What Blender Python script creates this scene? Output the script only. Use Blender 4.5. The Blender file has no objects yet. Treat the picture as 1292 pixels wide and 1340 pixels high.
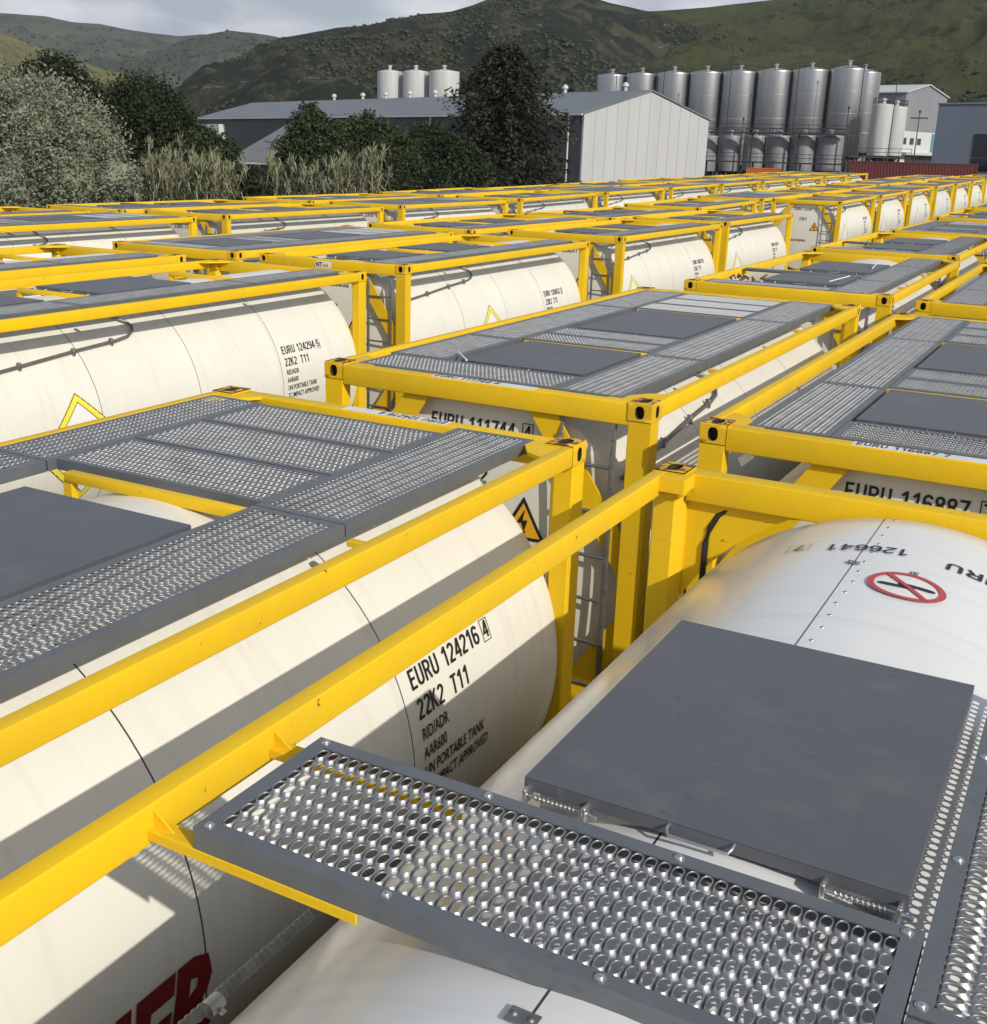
import bpy, bmesh, math, random
from mathutils import Vector, Matrix, noise
random.seed(7)
sc = bpy.context.scene
col = sc.collection
PI = math.pi

# ------------------------------------------------------------------ camera
FPX, PITCH, YAW, ROLL = 1480.17, 0.306477, -0.5107514, 0.02684146
H = 2.591                                   # height of a tank container
CAM = Vector((4.74185, -6.3473, 1.42149 + H))
PX, PY, IW, IH = 612.43569, 666.71760, 1292.0, 1340.0
cF = Vector((math.sin(YAW)*math.cos(PITCH), math.cos(YAW)*math.cos(PITCH), -math.sin(PITCH)))
cR0 = cF.cross(Vector((0, 0, 1))).normalized()
cU0 = cR0.cross(cF)
cR = math.cos(ROLL)*cR0 + math.sin(ROLL)*cU0
cU = -math.sin(ROLL)*cR0 + math.cos(ROLL)*cU0
cam = bpy.data.cameras.new('camera')
cam.sensor_fit = 'VERTICAL'
cam.sensor_height = 24.0
cam.sensor_width = 24.0
cam.lens = FPX/IH*24.0
cam.shift_x = (IW/2-PX)/IH
cam.shift_y = (PY-IH/2)/IH
cam.clip_start = 0.05
cam.clip_end = 6000
camo = bpy.data.objects.new('camera', cam)
camo.matrix_world = Matrix(((cR.x, cU.x, -cF.x, CAM.x), (cR.y, cU.y, -cF.y, CAM.y), (cR.z, cU.z, -cF.z, CAM.z), (0, 0, 0, 1)))
col.objects.link(camo)
sc.camera = camo

def at(u, v, d):
    """world point seen at pixel u, v of the photograph, d metres deep (used to survey where things stand)"""
    return CAM + (cF + cR*((u-PX)/FPX) - cU*((v-PY)/FPX))*d

# ------------------------------------------------------------------ sky, sun, exposure
SUN = Vector((1.0, -0.49, 0.66)).normalized()
w = bpy.data.worlds.new('World')
sc.world = w
w.use_nodes = True
nt = w.node_tree
nt.nodes.clear()
N = nt.nodes.new
L = nt.links.new
sky = N('ShaderNodeTexSky')
sky.sky_type = 'NISHITA'
sky.sun_disc = False
sky.sun_elevation = math.asin(SUN.z)
sky.sun_rotation = math.atan2(SUN.x, SUN.y)
sky.air_density = 1.0
sky.dust_density = 1.5
tc = N('ShaderNodeTexCoord')
mp = N('ShaderNodeMapping')
mp.inputs['Scale'].default_value = (1.6, 1.6, 4.5)
mp.inputs['Location'].default_value = (0.35, 0.1, 0.2)
n1 = N('ShaderNodeTexNoise')
n1.inputs['Scale'].default_value = 2.1
n1.inputs['Detail'].default_value = 8
n1.inputs['Roughness'].default_value = 0.55
rp = N('ShaderNodeValToRGB')
rp.color_ramp.elements[0].position = 0.28
rp.color_ramp.elements[1].position = 0.46
n2 = N('ShaderNodeTexNoise')
n2.inputs['Scale'].default_value = 5.0
n2.inputs['Detail'].default_value = 7
rp2 = N('ShaderNodeValToRGB')
rp2.color_ramp.elements[0].position = 0.38
rp2.color_ramp.elements[0].color = (4.8, 5.3, 6.2, 1)
rp2.color_ramp.elements[1].position = 0.62
rp2.color_ramp.elements[1].color = (9.6, 9.8, 10.2, 1)
mx = N('ShaderNodeMixRGB')
bg = N('ShaderNodeBackground')
bg.inputs['Strength'].default_value = 0.098
out = N('ShaderNodeOutputWorld')
L(tc.outputs['Generated'], mp.inputs['Vector'])
L(mp.outputs[0], n1.inputs['Vector'])
L(mp.outputs[0], n2.inputs['Vector'])
L(n1.outputs['Fac'], rp.inputs['Fac'])
L(n2.outputs['Fac'], rp2.inputs['Fac'])
# clouds thin out towards the zenith
sxz = N('ShaderNodeSeparateXYZ')
L(tc.outputs['Generated'], sxz.inputs[0])
mr = N('ShaderNodeMapRange')
mr.interpolation_type = 'SMOOTHSTEP'
mr.inputs['From Min'].default_value = 0.22
mr.inputs['From Max'].default_value = 0.62
mr.inputs['To Min'].default_value = 1.0
mr.inputs['To Max'].default_value = 0.18
L(sxz.outputs['Z'], mr.inputs['Value'])
mm = N('ShaderNodeMath')
mm.operation = 'MULTIPLY'
L(rp.outputs['Color'], mm.inputs[0])
L(mr.outputs[0], mm.inputs[1])
L(mm.outputs[0], mx.inputs['Fac'])
L(sky.outputs[0], mx.inputs['Color1'])
L(rp2.outputs['Color'], mx.inputs['Color2'])
L(mx.outputs[0], bg.inputs['Color'])
L(bg.outputs[0], out.inputs[0])
sl = bpy.data.lights.new('sun', 'SUN')
sl.energy = 3.8
sl.angle = math.radians(0.5)
sl.color = (1.0, 0.94, 0.84)
so = bpy.data.objects.new('sun', sl)
so.rotation_euler = SUN.to_track_quat('Z', 'Y').to_euler()
so.location = (40, -20, 40)
col.objects.link(so)
sc.view_settings.view_transform = 'Standard'
sc.view_settings.look = 'None'
sc.view_settings.exposure = 0.0
sc.view_settings.gamma = 1.0
sc.render.engine = 'CYCLES'
sc.cycles.max_bounces = 6
sc.cycles.diffuse_bounces = 3
sc.cycles.glossy_bounces = 3
sc.cycles.use_denoising = True

# ------------------------------------------------------------------ object helpers
def tag(o, label=None, cat=None, group=None, kind=None):
    if label: o['label'] = label
    if cat: o['category'] = cat
    if group: o['group'] = group
    if kind: o['kind'] = kind
    return o

def link(o, parent=None):
    col.objects.link(o)
    if parent is not None: o.parent = parent
    return o

def mesh_obj(name, me, mat, parent=None, loc=None):
    o = bpy.data.objects.new(name, me)
    if mat is not None and not me.materials: me.materials.append(mat)
    if loc is not None: o.location = loc
    return link(o, parent)

def bm_mesh(name, bm, smooth=0.6):
    me = bpy.data.meshes.new(name)
    bm.normal_update()
    bm.to_mesh(me)
    bm.free()
    if smooth is not None: shade(me, smooth)
    return me

def shade(me, ang):
    me.polygons.foreach_set('use_smooth', [True]*len(me.polygons))
    me.update()
    if ang < 3: me.set_sharp_from_angle(angle=ang)

def py_mesh(name, v, f, smooth=None):
    me = bpy.data.meshes.new(name)
    me.from_pydata(v, [], f)
    me.update()
    if smooth is not None: shade(me, smooth)
    return me

def empty(name, loc=(0, 0, 0), rz=0.0, label=None, cat=None, group=None):
    o = bpy.data.objects.new(name, None)
    o.empty_display_size = 0.3
    o.location = loc
    o.rotation_euler = (0, 0, rz)
    link(o)
    return tag(o, label, cat, group)

def copy_tree(o, parent=None):
    c = o.copy()
    col.objects.link(c)
    c.parent = parent
    for ch in list(o.children): copy_tree(ch, c)
    return c

def box(bm, x0, x1, y0, y1, z0, z1, bev=0.0, seg=2):
    r = bmesh.ops.create_cube(bm, size=1.0)
    vs = r['verts']
    for v in vs:
        v.co = Vector(((x0+x1)/2+v.co.x*(x1-x0), (y0+y1)/2+v.co.y*(y1-y0), (z0+z1)/2+v.co.z*(z1-z0)))
    if bev > 0:
        es = list({e for v in vs for e in v.link_edges})
        bmesh.ops.bevel(bm, geom=es, offset=bev, segments=seg, affect='EDGES', profile=0.5)

def prism(bm, pts, axis, a0, a1):
    """extrude a 2-D outline along an axis between a0 and a1"""
    def P(p, a):
        return {'x': (a, p[0], p[1]), 'y': (p[0], a, p[1]), 'z': (p[0], p[1], a)}[axis]
    lo = [bm.verts.new(P(p, a0)) for p in pts]
    hi = [bm.verts.new(P(p, a1)) for p in pts]
    n = len(pts)
    fs = [bm.faces.new(lo), bm.faces.new(hi[::-1])]
    for i in range(n): fs.append(bm.faces.new((lo[i], hi[i], hi[(i+1) % n], lo[(i+1) % n])))
    bmesh.ops.recalc_face_normals(bm, faces=fs)

def tube(bm, pts, r, n=8, cap=True):
    pts = [Vector(p) for p in pts]
    rings = []
    up = Vector((0, 0, 1))
    for i, p in enumerate(pts):
        d = (pts[min(i+1, len(pts)-1)]-pts[max(i-1, 0)]).normalized()
        a = d.cross(up)
        if a.length < 0.05: a = d.cross(Vector((0, 1, 0)))
        a.normalize()
        b = a.cross(d)
        rr = r[i] if isinstance(r, (list, tuple)) else r
        rings.append([bm.verts.new(p+(a*math.cos(t*2*PI/n)+b*math.sin(t*2*PI/n))*rr) for t in range(n)])
    for i in range(len(rings)-1):
        for t in range(n):
            bm.faces.new((rings[i][t], rings[i][(t+1) % n], rings[i+1][(t+1) % n], rings[i+1][t]))
    if cap:
        bm.faces.new(rings[0][::-1])
        bm.faces.new(rings[-1])

def lathe(bm, prof, c=(0, 0, 0), n=32, axis='z'):
    """prof: list of (radius, height)"""
    rings = []
    for r, h in prof:
        ring = []
        for t in range(n):
            a = 2*PI*t/n
            if axis == 'z': q = (c[0]+r*math.cos(a), c[1]+r*math.sin(a), c[2]+h)
            else: q = (c[0]+r*math.cos(a), c[1]+h, c[2]+r*math.sin(a))
            ring.append(bm.verts.new(q))
        rings.append(ring)
    fs = []
    for i in range(len(rings)-1):
        for t in range(n):
            fs.append(bm.faces.new((rings[i][t], rings[i][(t+1) % n], rings[i+1][(t+1) % n], rings[i+1][t])))
    fs.append(bm.faces.new(rings[0][::-1]))
    fs.append(bm.faces.new(rings[-1]))
    bmesh.ops.recalc_face_normals(bm, faces=fs)

# ------------------------------------------------------------------ materials
def mat(name, c, rough=0.5, metal=0.0, c2=None, scale=3.0, lo=0.35, hi=0.7, bump=0.0, bscale=30.0, coat=0.0, spec=0.5, stretch=None, obj=True):
    m = bpy.data.materials.new(name)
    m.use_nodes = True
    t = m.node_tree
    b = t.nodes['Principled BSDF']
    b.inputs['Base Color'].default_value = (*c, 1)
    b.inputs['Roughness'].default_value = rough
    b.inputs['Metallic'].default_value = metal
    b.inputs['Specular IOR Level'].default_value = spec
    if coat: b.inputs['Coat Weight'].default_value = coat
    if c2 is not None or bump:
        tcn = t.nodes.new('ShaderNodeTexCoord')
        mpn = t.nodes.new('ShaderNodeMapping')
        if stretch: mpn.inputs['Scale'].default_value = stretch
        if obj:
            t.links.new(tcn.outputs['Object'], mpn.inputs['Vector'])
        else:
            g = t.nodes.new('ShaderNodeNewGeometry')
            t.links.new(g.outputs['Position'], mpn.inputs['Vector'])
    if c2 is not None:
        n = t.nodes.new('ShaderNodeTexNoise')
        n.inputs['Scale'].default_value = scale
        n.inputs['Detail'].default_value = 6
        n.inputs['Roughness'].default_value = 0.6
        r = t.nodes.new('ShaderNodeValToRGB')
        r.color_ramp.elements[0].position = lo
        r.color_ramp.elements[0].color = (*c, 1)
        r.color_ramp.elements[1].position = hi
        r.color_ramp.elements[1].color = (*c2, 1)
        t.links.new(mpn.outputs[0], n.inputs['Vector'])
        t.links.new(n.outputs['Fac'], r.inputs['Fac'])
        t.links.new(r.outputs['Color'], b.inputs['Base Color'])
        m['ramp'] = r.name
    if bump:
        n = t.nodes.new('ShaderNodeTexNoise')
        n.inputs['Scale'].default_value = bscale
        n.inputs['Detail'].default_value = 4
        bp = t.nodes.new('ShaderNodeBump')
        bp.inputs['Strength'].default_value = bump
        bp.inputs['Distance'].default_value = 0.01
        t.links.new(mpn.outputs[0], n.inputs['Vector'])
        t.links.new(n.outputs['Fac'], bp.inputs['Height'])
        t.links.new(bp.outputs[0], b.inputs['Normal'])
    return m

def paint_steel(name, c, dirt, chips=(0.11, 0.045, 0.02), chip_lo=0.665, chip_hi=0.69):
    """yellow frame paint: soft grime plus small rusty chips"""
    m = mat(name, c, 0.55, 0, dirt, 2.2, 0.38, 0.80, 0.12, 60, spec=0.22)
    t = m.node_tree
    b = t.nodes['Principled BSDF']
    r = t.nodes[m['ramp']]
    tcn = t.nodes.new('ShaderNodeTexCoord')
    n = t.nodes.new('ShaderNodeTexNoise')
    n.inputs['Scale'].default_value = 17
    n.inputs['Detail'].default_value = 9
    n.inputs['Roughness'].default_value = 0.7
    r2 = t.nodes.new('ShaderNodeValToRGB')
    r2.color_ramp.elements[0].position = chip_lo
    r2.color_ramp.elements[1].position = chip_hi
    mxn = t.nodes.new('ShaderNodeMixRGB')
    mxn.inputs['Color2'].default_value = (*chips, 1)
    oi = t.nodes.new('ShaderNodeObjectInfo')
    vm = t.nodes.new('ShaderNodeMath')
    vm.operation = 'MULTIPLY'
    vm.inputs[1].default_value = 0.32
    t.links.new(oi.outputs['Random'], vm.inputs[0])
    vx = t.nodes.new('ShaderNodeMixRGB')
    vx.inputs['Color2'].default_value = (0.66, 0.43, 0.035, 1)
    t.links.new(vm.outputs[0], vx.inputs['Fac'])
    t.links.new(r.outputs['Color'], vx.inputs['Color1'])
    t.links.new(tcn.outputs['Object'], n.inputs['Vector'])
    t.links.new(n.outputs['Fac'], r2.inputs['Fac'])
    t.links.new(r2.outputs['Color'], mxn.inputs['Fac'])
    t.links.new(vx.outputs[0], mxn.inputs['Color1'])
    t.links.new(mxn.outputs[0], b.inputs['Base Color'])
    return m

def casting_mat():
    m = paint_steel('casting_paint', (0.84, 0.51, 0.008), (0.62, 0.385, 0.03), (0.10, 0.04, 0.02), 0.60, 0.68)
    # worn top face: rust where containers have been stacked
    t = m.node_tree
    b = t.nodes['Principled BSDF']
    prev = b.inputs['Base Color'].links[0].from_socket
    g = t.nodes.new('ShaderNodeNewGeometry')
    sx = t.nodes.new('ShaderNodeSeparateXYZ')
    t.links.new(g.outputs['Normal'], sx.inputs[0])
    tcn = t.nodes.new('ShaderNodeTexCoord')
    n = t.nodes.new('ShaderNodeTexNoise')
    n.inputs['Scale'].default_value = 14
    n.inputs['Detail'].default_value = 6
    n.inputs['Distortion'].default_value = 1.5
    r = t.nodes.new('ShaderNodeValToRGB')
    r.color_ramp.elements[0].position = 0.44
    r.color_ramp.elements[1].position = 0.54
    t.links.new(tcn.outputs['Object'], n.inputs['Vector'])
    t.links.new(n.outputs['Fac'], r.inputs['Fac'])
    mt = t.nodes.new('ShaderNodeMath')
    mt.operation = 'GREATER_THAN'
    mt.inputs[1].default_value = 0.8
    t.links.new(sx.outputs['Z'], mt.inputs[0])
    mu = t.nodes.new('ShaderNodeMath')
    mu.operation = 'MULTIPLY'
    t.links.new(mt.outputs[0], mu.inputs[0])
    t.links.new(r.outputs['Color'], mu.inputs[1])
    mxn = t.nodes.new('ShaderNodeMixRGB')
    mxn.inputs['Color2'].default_value = (0.19, 0.085, 0.035, 1)
    t.links.new(mu.outputs[0], mxn.inputs['Fac'])
    t.links.new(prev, mxn.inputs['Color1'])
    t.links.new(mxn.outputs[0], b.inputs['Base Color'])
    return m

def tank_mat(name, c, c2, rough, topseam=False):
    """glossy cladding sheet with ring seams every 1.35 m; object space = container space"""
    m = mat(name, c, rough, 0, c2, 1.3, 0.35, 0.8, 0.22, 2.6, spec=0.5)
    t = m.node_tree
    b = t.nodes['Principled BSDF']
    prev = b.inputs['Base Color'].links[0].from_socket
    tcn = t.nodes.new('ShaderNodeTexCoord')
    sx = t.nodes.new('ShaderNodeSeparateXYZ')
    t.links.new(tcn.outputs['Object'], sx.inputs[0])
    def M(op, a, bb=None, c_=None):
        q = t.nodes.new('ShaderNodeMath')
        q.operation = op
        for i, s in enumerate((a, bb, c_)):
            if s is None: continue
            if isinstance(s, (int, float)): q.inputs[i].default_value = s
            else: t.links.new(s, q.inputs[i])
        return q.outputs[0]
    yy = M('SUBTRACT', sx.outputs['Y'], 0.37)
    fr = M('ABSOLUTE', M('SUBTRACT', M('FRACT', M('DIVIDE', yy, 1.35)), 0.5))
    seam = M('GREATER_THAN', fr, 0.5-0.0028)
    inr = M('MULTIPLY', M('GREATER_THAN', sx.outputs['Y'], 0.5), M('LESS_THAN', sx.outputs['Y'], 5.6))
    s = M('MULTIPLY', seam, inr)
    if topseam:
        s = M('MULTIPLY', s, 0.0)
        ts = M('MULTIPLY', M('LESS_THAN', M('ABSOLUTE', M('SUBTRACT', sx.outputs['X'], 1.075)), 0.0030), M('GREATER_THAN', sx.outputs['Z'], 1.5))
        s = M('MAXIMUM', s, ts)
    # faint rain streaks running down the shell
    n = t.nodes.new('ShaderNodeTexNoise')
    n.inputs['Scale'].default_value = 1.0
    n.inputs['Detail'].default_value = 7
    mpn = t.nodes.new('ShaderNodeMapping')
    mpn.inputs['Scale'].default_value = (1.2, 16.0, 0.9)
    t.links.new(tcn.outputs['Object'], mpn.inputs['Vector'])
    t.links.new(mpn.outputs[0], n.inputs['Vector'])
    r = t.nodes.new('ShaderNodeValToRGB')
    r.color_ramp.elements[0].position = 0.53
    r.color_ramp.elements[1].position = 0.80
    r.color_ramp.elements[1].color = (0.22, 0.22, 0.22, 1)
    t.links.new(n.outputs['Fac'], r.inputs['Fac'])
    mx0 = t.nodes.new('ShaderNodeMixRGB')
    mx0.inputs['Color2'].default_value = (0.42, 0.40, 0.34, 1)
    t.links.new(r.outputs['Color'], mx0.inputs['Fac'])
    t.links.new(prev, mx0.inputs['Color1'])
    mxn = t.nodes.new('ShaderNodeMixRGB')
    mxn.inputs['Color2'].default_value = (0.06, 0.058, 0.052, 1)
    t.links.new(s, mxn.inputs['Fac'])
    t.links.new(mx0.outputs[0], mxn.inputs['Color1'])
    t.links.new(mxn.outputs[0], b.inputs['Base Color'])
    return m

M_yel = paint_steel('yellow_paint', (0.88, 0.56, 0.006), (0.74, 0.47, 0.022))
M_cast = casting_mat()
M_cream = tank_mat('cream_cladding', (0.80, 0.785, 0.70), (0.73, 0.715, 0.63), 0.33)
M_white = tank_mat('white_cladding', (0.78, 0.79, 0.78), (0.74, 0.75, 0.73), 0.20, True)
M_galv = mat('galvanised_steel', (0.50, 0.505, 0.50), 0.43, 0.80, (0.34, 0.345, 0.345), 9, 0.3, 0.7, 0.05, 80)
M_galvglint = mat('glint_galvanised_steel', (0.62, 0.63, 0.63), 0.45, 0.6, (0.50, 0.51, 0.51), 9, 0.3, 0.7)  # same galvanised steel, sun glint put into a lighter colour
M_slate = mat('slate_frame', (0.158, 0.172, 0.188), 0.45, 0.2, (0.128, 0.140, 0.154), 6, 0.3, 0.7, 0.08, 60)
M_cover = mat('cover_sheet', (0.098, 0.107, 0.124), 0.45, 0.1, (0.116, 0.119, 0.128), 2.4, 0.35, 0.7, 0.06, 40)
M_grey = tank_mat('aged_cladding', (0.70, 0.695, 0.65), (0.60, 0.595, 0.55), 0.42)
def wear(m, amount=0.5):
    t = m.node_tree
    b = t.nodes['Principled BSDF']
    prev = b.inputs['Base Color'].links[0].from_socket
    g = t.nodes.new('ShaderNodeNewGeometry')
    for sc_, lo, hi, c, st in ((5.0, 0.57, 0.70, (0.19, 0.185, 0.175), (1, 1, 1)), (26.0, 0.66, 0.70, (0.045, 0.047, 0.05), (1, 1, 1)), (9.0, 0.66, 0.72, (0.24, 0.24, 0.24), (1, 9, 1))):
        mp_ = t.nodes.new('ShaderNodeMapping')
        mp_.inputs['Scale'].default_value = st
        mp_.inputs['Rotation'].default_value = (0, 0, 0.5)
        n = t.nodes.new('ShaderNodeTexNoise')
        n.inputs['Scale'].default_value = sc_
        n.inputs['Detail'].default_value = 7
        r = t.nodes.new('ShaderNodeValToRGB')
        r.color_ramp.elements[0].position = lo
        r.color_ramp.elements[1].position = hi
        r.color_ramp.elements[1].color = (amount, amount, amount, 1)
        q = t.nodes.new('ShaderNodeMixRGB')
        q.inputs['Color2'].default_value = (*c, 1)
        t.links.new(g.outputs['Position'], mp_.inputs[0])
        t.links.new(mp_.outputs[0], n.inputs['Vector'])
        t.links.new(n.outputs['Fac'], r.inputs['Fac'])
        t.links.new(r.outputs['Color'], q.inputs['Fac'])
        t.links.new(prev, q.inputs['Color1'])
        prev = q.outputs[0]
    t.links.new(prev, b.inputs['Base Color'])
wear(M_cover, 0.32)
wear(M_slate, 0.22)
wear(M_galv, 0.30)
M_pipe = mat('conduit_steel', (0.30, 0.30, 0.29), 0.45, 0.7, (0.20, 0.20, 0.19), 20)
M_bolt = mat('bright_zinc', (0.62, 0.62, 0.60), 0.28, 0.9)
M_black = mat('black_print', (0.012, 0.012, 0.013), 0.5)
M_red = mat('red_print', (0.20, 0.012, 0.012), 0.5)
M_redring = mat('sign_red', (0.52, 0.05, 0.06), 0.45)
M_stick = mat('white_sticker', (0.80, 0.81, 0.80), 0.4, 0, (0.66, 0.67, 0.66), 9)
M_yline = mat('placard_yellow', (0.86, 0.74, 0.06), 0.45)
M_pl = mat('placard_white', (0.80, 0.79, 0.76), 0.4)
M_orange = mat('warning_orange', (0.85, 0.42, 0.02), 0.45)
M_rub = mat('black_rubber', (0.02, 0.02, 0.02), 0.5)
M_hole = mat('casting_cavity', (0.035, 0.022, 0.012), 0.9)
M_rust = mat('rusty_fitting', (0.24, 0.09, 0.03), 0.8, 0, (0.10, 0.04, 0.02), 20)

# ------------------------------------------------------------------ text
def text_mesh(body, size, xs=1.0, bold=0.0, italic=0.0, cut=0.0):
    cu = bpy.data.curves.new('letters', 'FONT')
    cu.body = body
    cu.size = size
    cu.resolution_u = 2
    cu.offset = bold
    cu.shear = italic
    o = bpy.data.objects.new('letters', cu)
    col.objects.link(o)
    bpy.context.view_layer.update()
    dg = bpy.context.evaluated_depsgraph_get()
    me = bpy.data.meshes.new_from_object(o.evaluated_get(dg))
    col.objects.unlink(o)
    bpy.data.objects.remove(o)
    bpy.data.curves.remove(cu)
    for v in me.vertices: v.co.x *= xs
    if cut:
        bm = bmesh.new()
        bm.from_mesh(me)
        y = -size*0.3
        while y < size*1.1:
            g = bm.verts[:]+bm.edges[:]+bm.faces[:]
            bmesh.ops.bisect_plane(bm, geom=g, plane_co=(0, y, 0), plane_no=(0, 1, 0))
            y += cut
        bm.to_mesh(me)
        bm.free()
    return me

def arc(cx, cy, rx, ry, a0, a1, n=9):
    return [(cx+rx*math.cos(math.radians(a0+(a1-a0)*i/n)), cy+ry*math.sin(math.radians(a0+(a1-a0)*i/n))) for i in range(n+1)]

def glyph(ch):
    """condensed sans capitals and figures: (advance, centre lines) for a cap height of 1"""
    l, r, b, t, m = 0.075, 0.475, 0.075, 0.925, 0.275
    rx = 0.2
    if ch == 'E': return 0.60, [[(r-.01, t), (l, t), (l, b), (r, b)], [(l, .52), (r-.05, .52)]]
    if ch == 'U': return 0.66, [[(l, 1), (l, .28)]+arc(m, .28, rx, .205, 180, 360)+[(r, 1)]]
    if ch == 'R': return 0.66, [[(l, 0), (l, t), (m, t)]+arc(m, .71, rx, .215, 90, -90)+[(l, .495)], [(m+.02, .49), (r+.02, 0)]]
    if ch == 'K': return 0.64, [[(l, 0), (l, 1)], [(r, 1), (l, .40)], [(.20, .56), (r+.02, 0)]]
    if ch == 'T': return 0.60, [[(.02, t), (.53, t)], [(m, t), (m, 0)]]
    if ch == '1': return 0.58, [[(m+.06, 0), (m+.06, 1)], [(m+.05, .95), (.10, .72)]]
    if ch == '2': return 0.60, [arc(m, .72, rx-.01, .205, 165, -25)+[(l+.01, .14), (l+.01, b), (r, b)]]
    if ch == '3': return 0.60, [arc(m-.01, .71, rx-.02, .215, 160, -90)+[(m-.06, .495)], [(m-.04, .495)]+arc(m-.01, .285, rx, .21, 90, -165)]
    if ch == '4': return 0.62, [[(r-.07, 0), (r-.07, 1)], [(r-.10, .98), (l, .30), (r+.06, .30)]]
    if ch == '5': return 0.60, [[(r-.02, t), (l+.04, t), (l, .50)]+arc(m, .33, rx, .255, 110, -160)]
    if ch == '6': return 0.60, [arc(m, .70, rx, .225, 20, 180)+[(l, .32)], arc(m, .315, rx, .24, 0, 360, 16)]
    if ch == '9': return 0.60, [arc(m, .30, rx, .225, 200, 360)+[(r, .68)], arc(m, .685, rx, .24, 0, 360, 16)]
    if ch == '7': return 0.58, [[(.04, t), (r, t), (m-.07, 0)]]
    if ch == '8': return 0.60, [arc(m, .725, rx-.02, .20, 0, 360, 14), arc(m, .29, rx, .215, 0, 360, 14)]
    if ch == '0': return 0.60, [arc(m, .68, rx, .245, 0, 180)+arc(m, .32, rx, .245, 180, 360)+[(r, .68)]]
    return 0.34, []

def stroke_text(body, cap, xs=1.0, wd=0.145):
    v, f = [], []
    pen = 0.0
    for gi, ch in enumerate(body):
        adv, lines = glyph(ch)
        for li, ln in enumerate(lines):
            pts = [Vector((pen+p[0], p[1])) for p in ln]
            # drop coincident points
            q = [pts[0]]
            for p in pts[1:]:
                if (p-q[-1]).length > 0.004: q.append(p)
            closed = (q[0]-q[-1]).length < 0.02 and len(q) > 5
            if closed: q[-1] = q[0].copy()
            fine = [q[0]]
            for p in q[1:]:
                k = max(1, int((p-fine[-1]).length/0.3))
                a = fine[-1]
                for i in range(1, k+1): fine.append(a+(p-a)*i/k)
            q = fine
            base = len(v)
            n = len(q)
            for i in range(n):
                a = q[i-1] if i > 0 else (q[-2] if closed else None)
                c = q[i+1] if i < n-1 else (q[1] if closed else None)
                d1 = (q[i]-a).normalized() if a is not None else (c-q[i]).normalized()
                d2 = (c-q[i]).normalized() if c is not None else d1
                n1_, n2_ = Vector((-d1.y, d1.x)), Vector((-d2.y, d2.x))
                mn = n1_+n2_
                if mn.length < 0.2: mn = n1_
                mn.normalize()
                k = wd/2/max(0.45, mn.dot(n1_))
                for sg in (1, -1):
                    p = q[i]+mn*k*sg
                    v.append((p.x*cap*xs, min(1.0, max(0.0, p.y))*cap, 0.0))
            for i in range(n-1): f.append((base+2*i, base+2*i+1, base+2*i+3, base+2*i+2))
        pen += adv
    me = py_mesh('letters', v, f)
    me['w'] = pen*cap*xs
    return me
def ST(body, cap, xs=1.0, wd=0.145):
    k = ('s', body, cap, xs, wd)
    if k not in _tx: _tx[k] = stroke_text(body, cap, xs, wd)
    return _tx[k]
_tx = {}

TR, TXC, TZC = 1.19, 1.219, H-1.24         # tank radius and centre

def on_side(x, y, y0, z0, side=1):
    """flat (x, y) -> the right (side=1) flank of the tank, starting at length y0, height z0 below top"""
    a0 = math.asin(max(-1, min(1, (H+z0-TZC)/TR)))
    a = a0 + y/TR
    r = TR+0.004
    return (TXC+side*r*math.cos(a), y0+side*x, TZC+r*math.sin(a))

def on_top(x, y, x0, y0, rot180=True):
    if rot180: x, y = -x, -y
    X = x0+x
    dx = X-TXC
    return (X, y0+y, TZC+math.sqrt(max(0.01, (TR+0.004)**2-dx*dx)))

DISH = [(1.19, 0.17), (1.183, 0.152), (1.165, 0.140), (1.10, 0.132), (0.95, 0.115), (0.75, 0.096), (0.45, 0.078), (0.15, 0.070), (0.02, 0.070)]
def dish_y(r):
    for (r1, y1), (r0, y0) in zip(DISH, DISH[1:]):
        if r0 <= r <= r1: return y0+(y1-y0)*(r-r0)/(r1-r0)
    return 0.07 if r < 0.02 else 0.17

def on_end(x, y, x0, z0):
    X, Z = x0+x, H+z0+y
    r = math.hypot(X-TXC, Z-TZC)
    return (X, dish_y(r)-0.005, Z)

def letter(name, me, fn, m, parent, *a):
    me = me.copy()
    for v in me.vertices: v.co = Vector(fn(v.co.x, v.co.y, *a))
    me.materials.clear()
    return mesh_obj(name, me, m, parent)

def outline_mesh(pts, wd, seg=6):
    """closed polygon band (width wd, inside) as flat mesh, subdivided along its edges"""
    n = len(pts)
    c = Vector((sum(p[0] for p in pts)/n, sum(p[1] for p in pts)/n))
    inner = []
    for i in range(n):
        p0, p1, p2 = Vector(pts[i-1]), Vector(pts[i]), Vector(pts[(i+1) % n])
        e1, e2 = (p1-p0).normalized(), (p2-p1).normalized()
        n1_, n2_ = Vector((-e1.y, e1.x)), Vector((-e2.y, e2.x))
        if n1_.dot(c-p1) < 0: n1_, n2_ = -n1_, -n2_
        b = (n1_+n2_)
        b = b/b.length
        inner.append(p1+b*(wd/max(0.2, b.dot(n1_))))
    v, f = [], []
    for i in range(n):
        a, b = Vector(pts[i]), Vector(pts[(i+1) % n])
        c_, d = inner[i], inner[(i+1) % n]
        k = len(v)
        for s in range(seg+1):
            t = s/seg
            v.append((*(a+(b-a)*t), 0))
            v.append((*(c_+(d-c_)*t), 0))
        for s in range(seg): f.append((k+2*s, k+2*s+2, k+2*s+3, k+2*s+1))
    return py_mesh('band', v, f)

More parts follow.
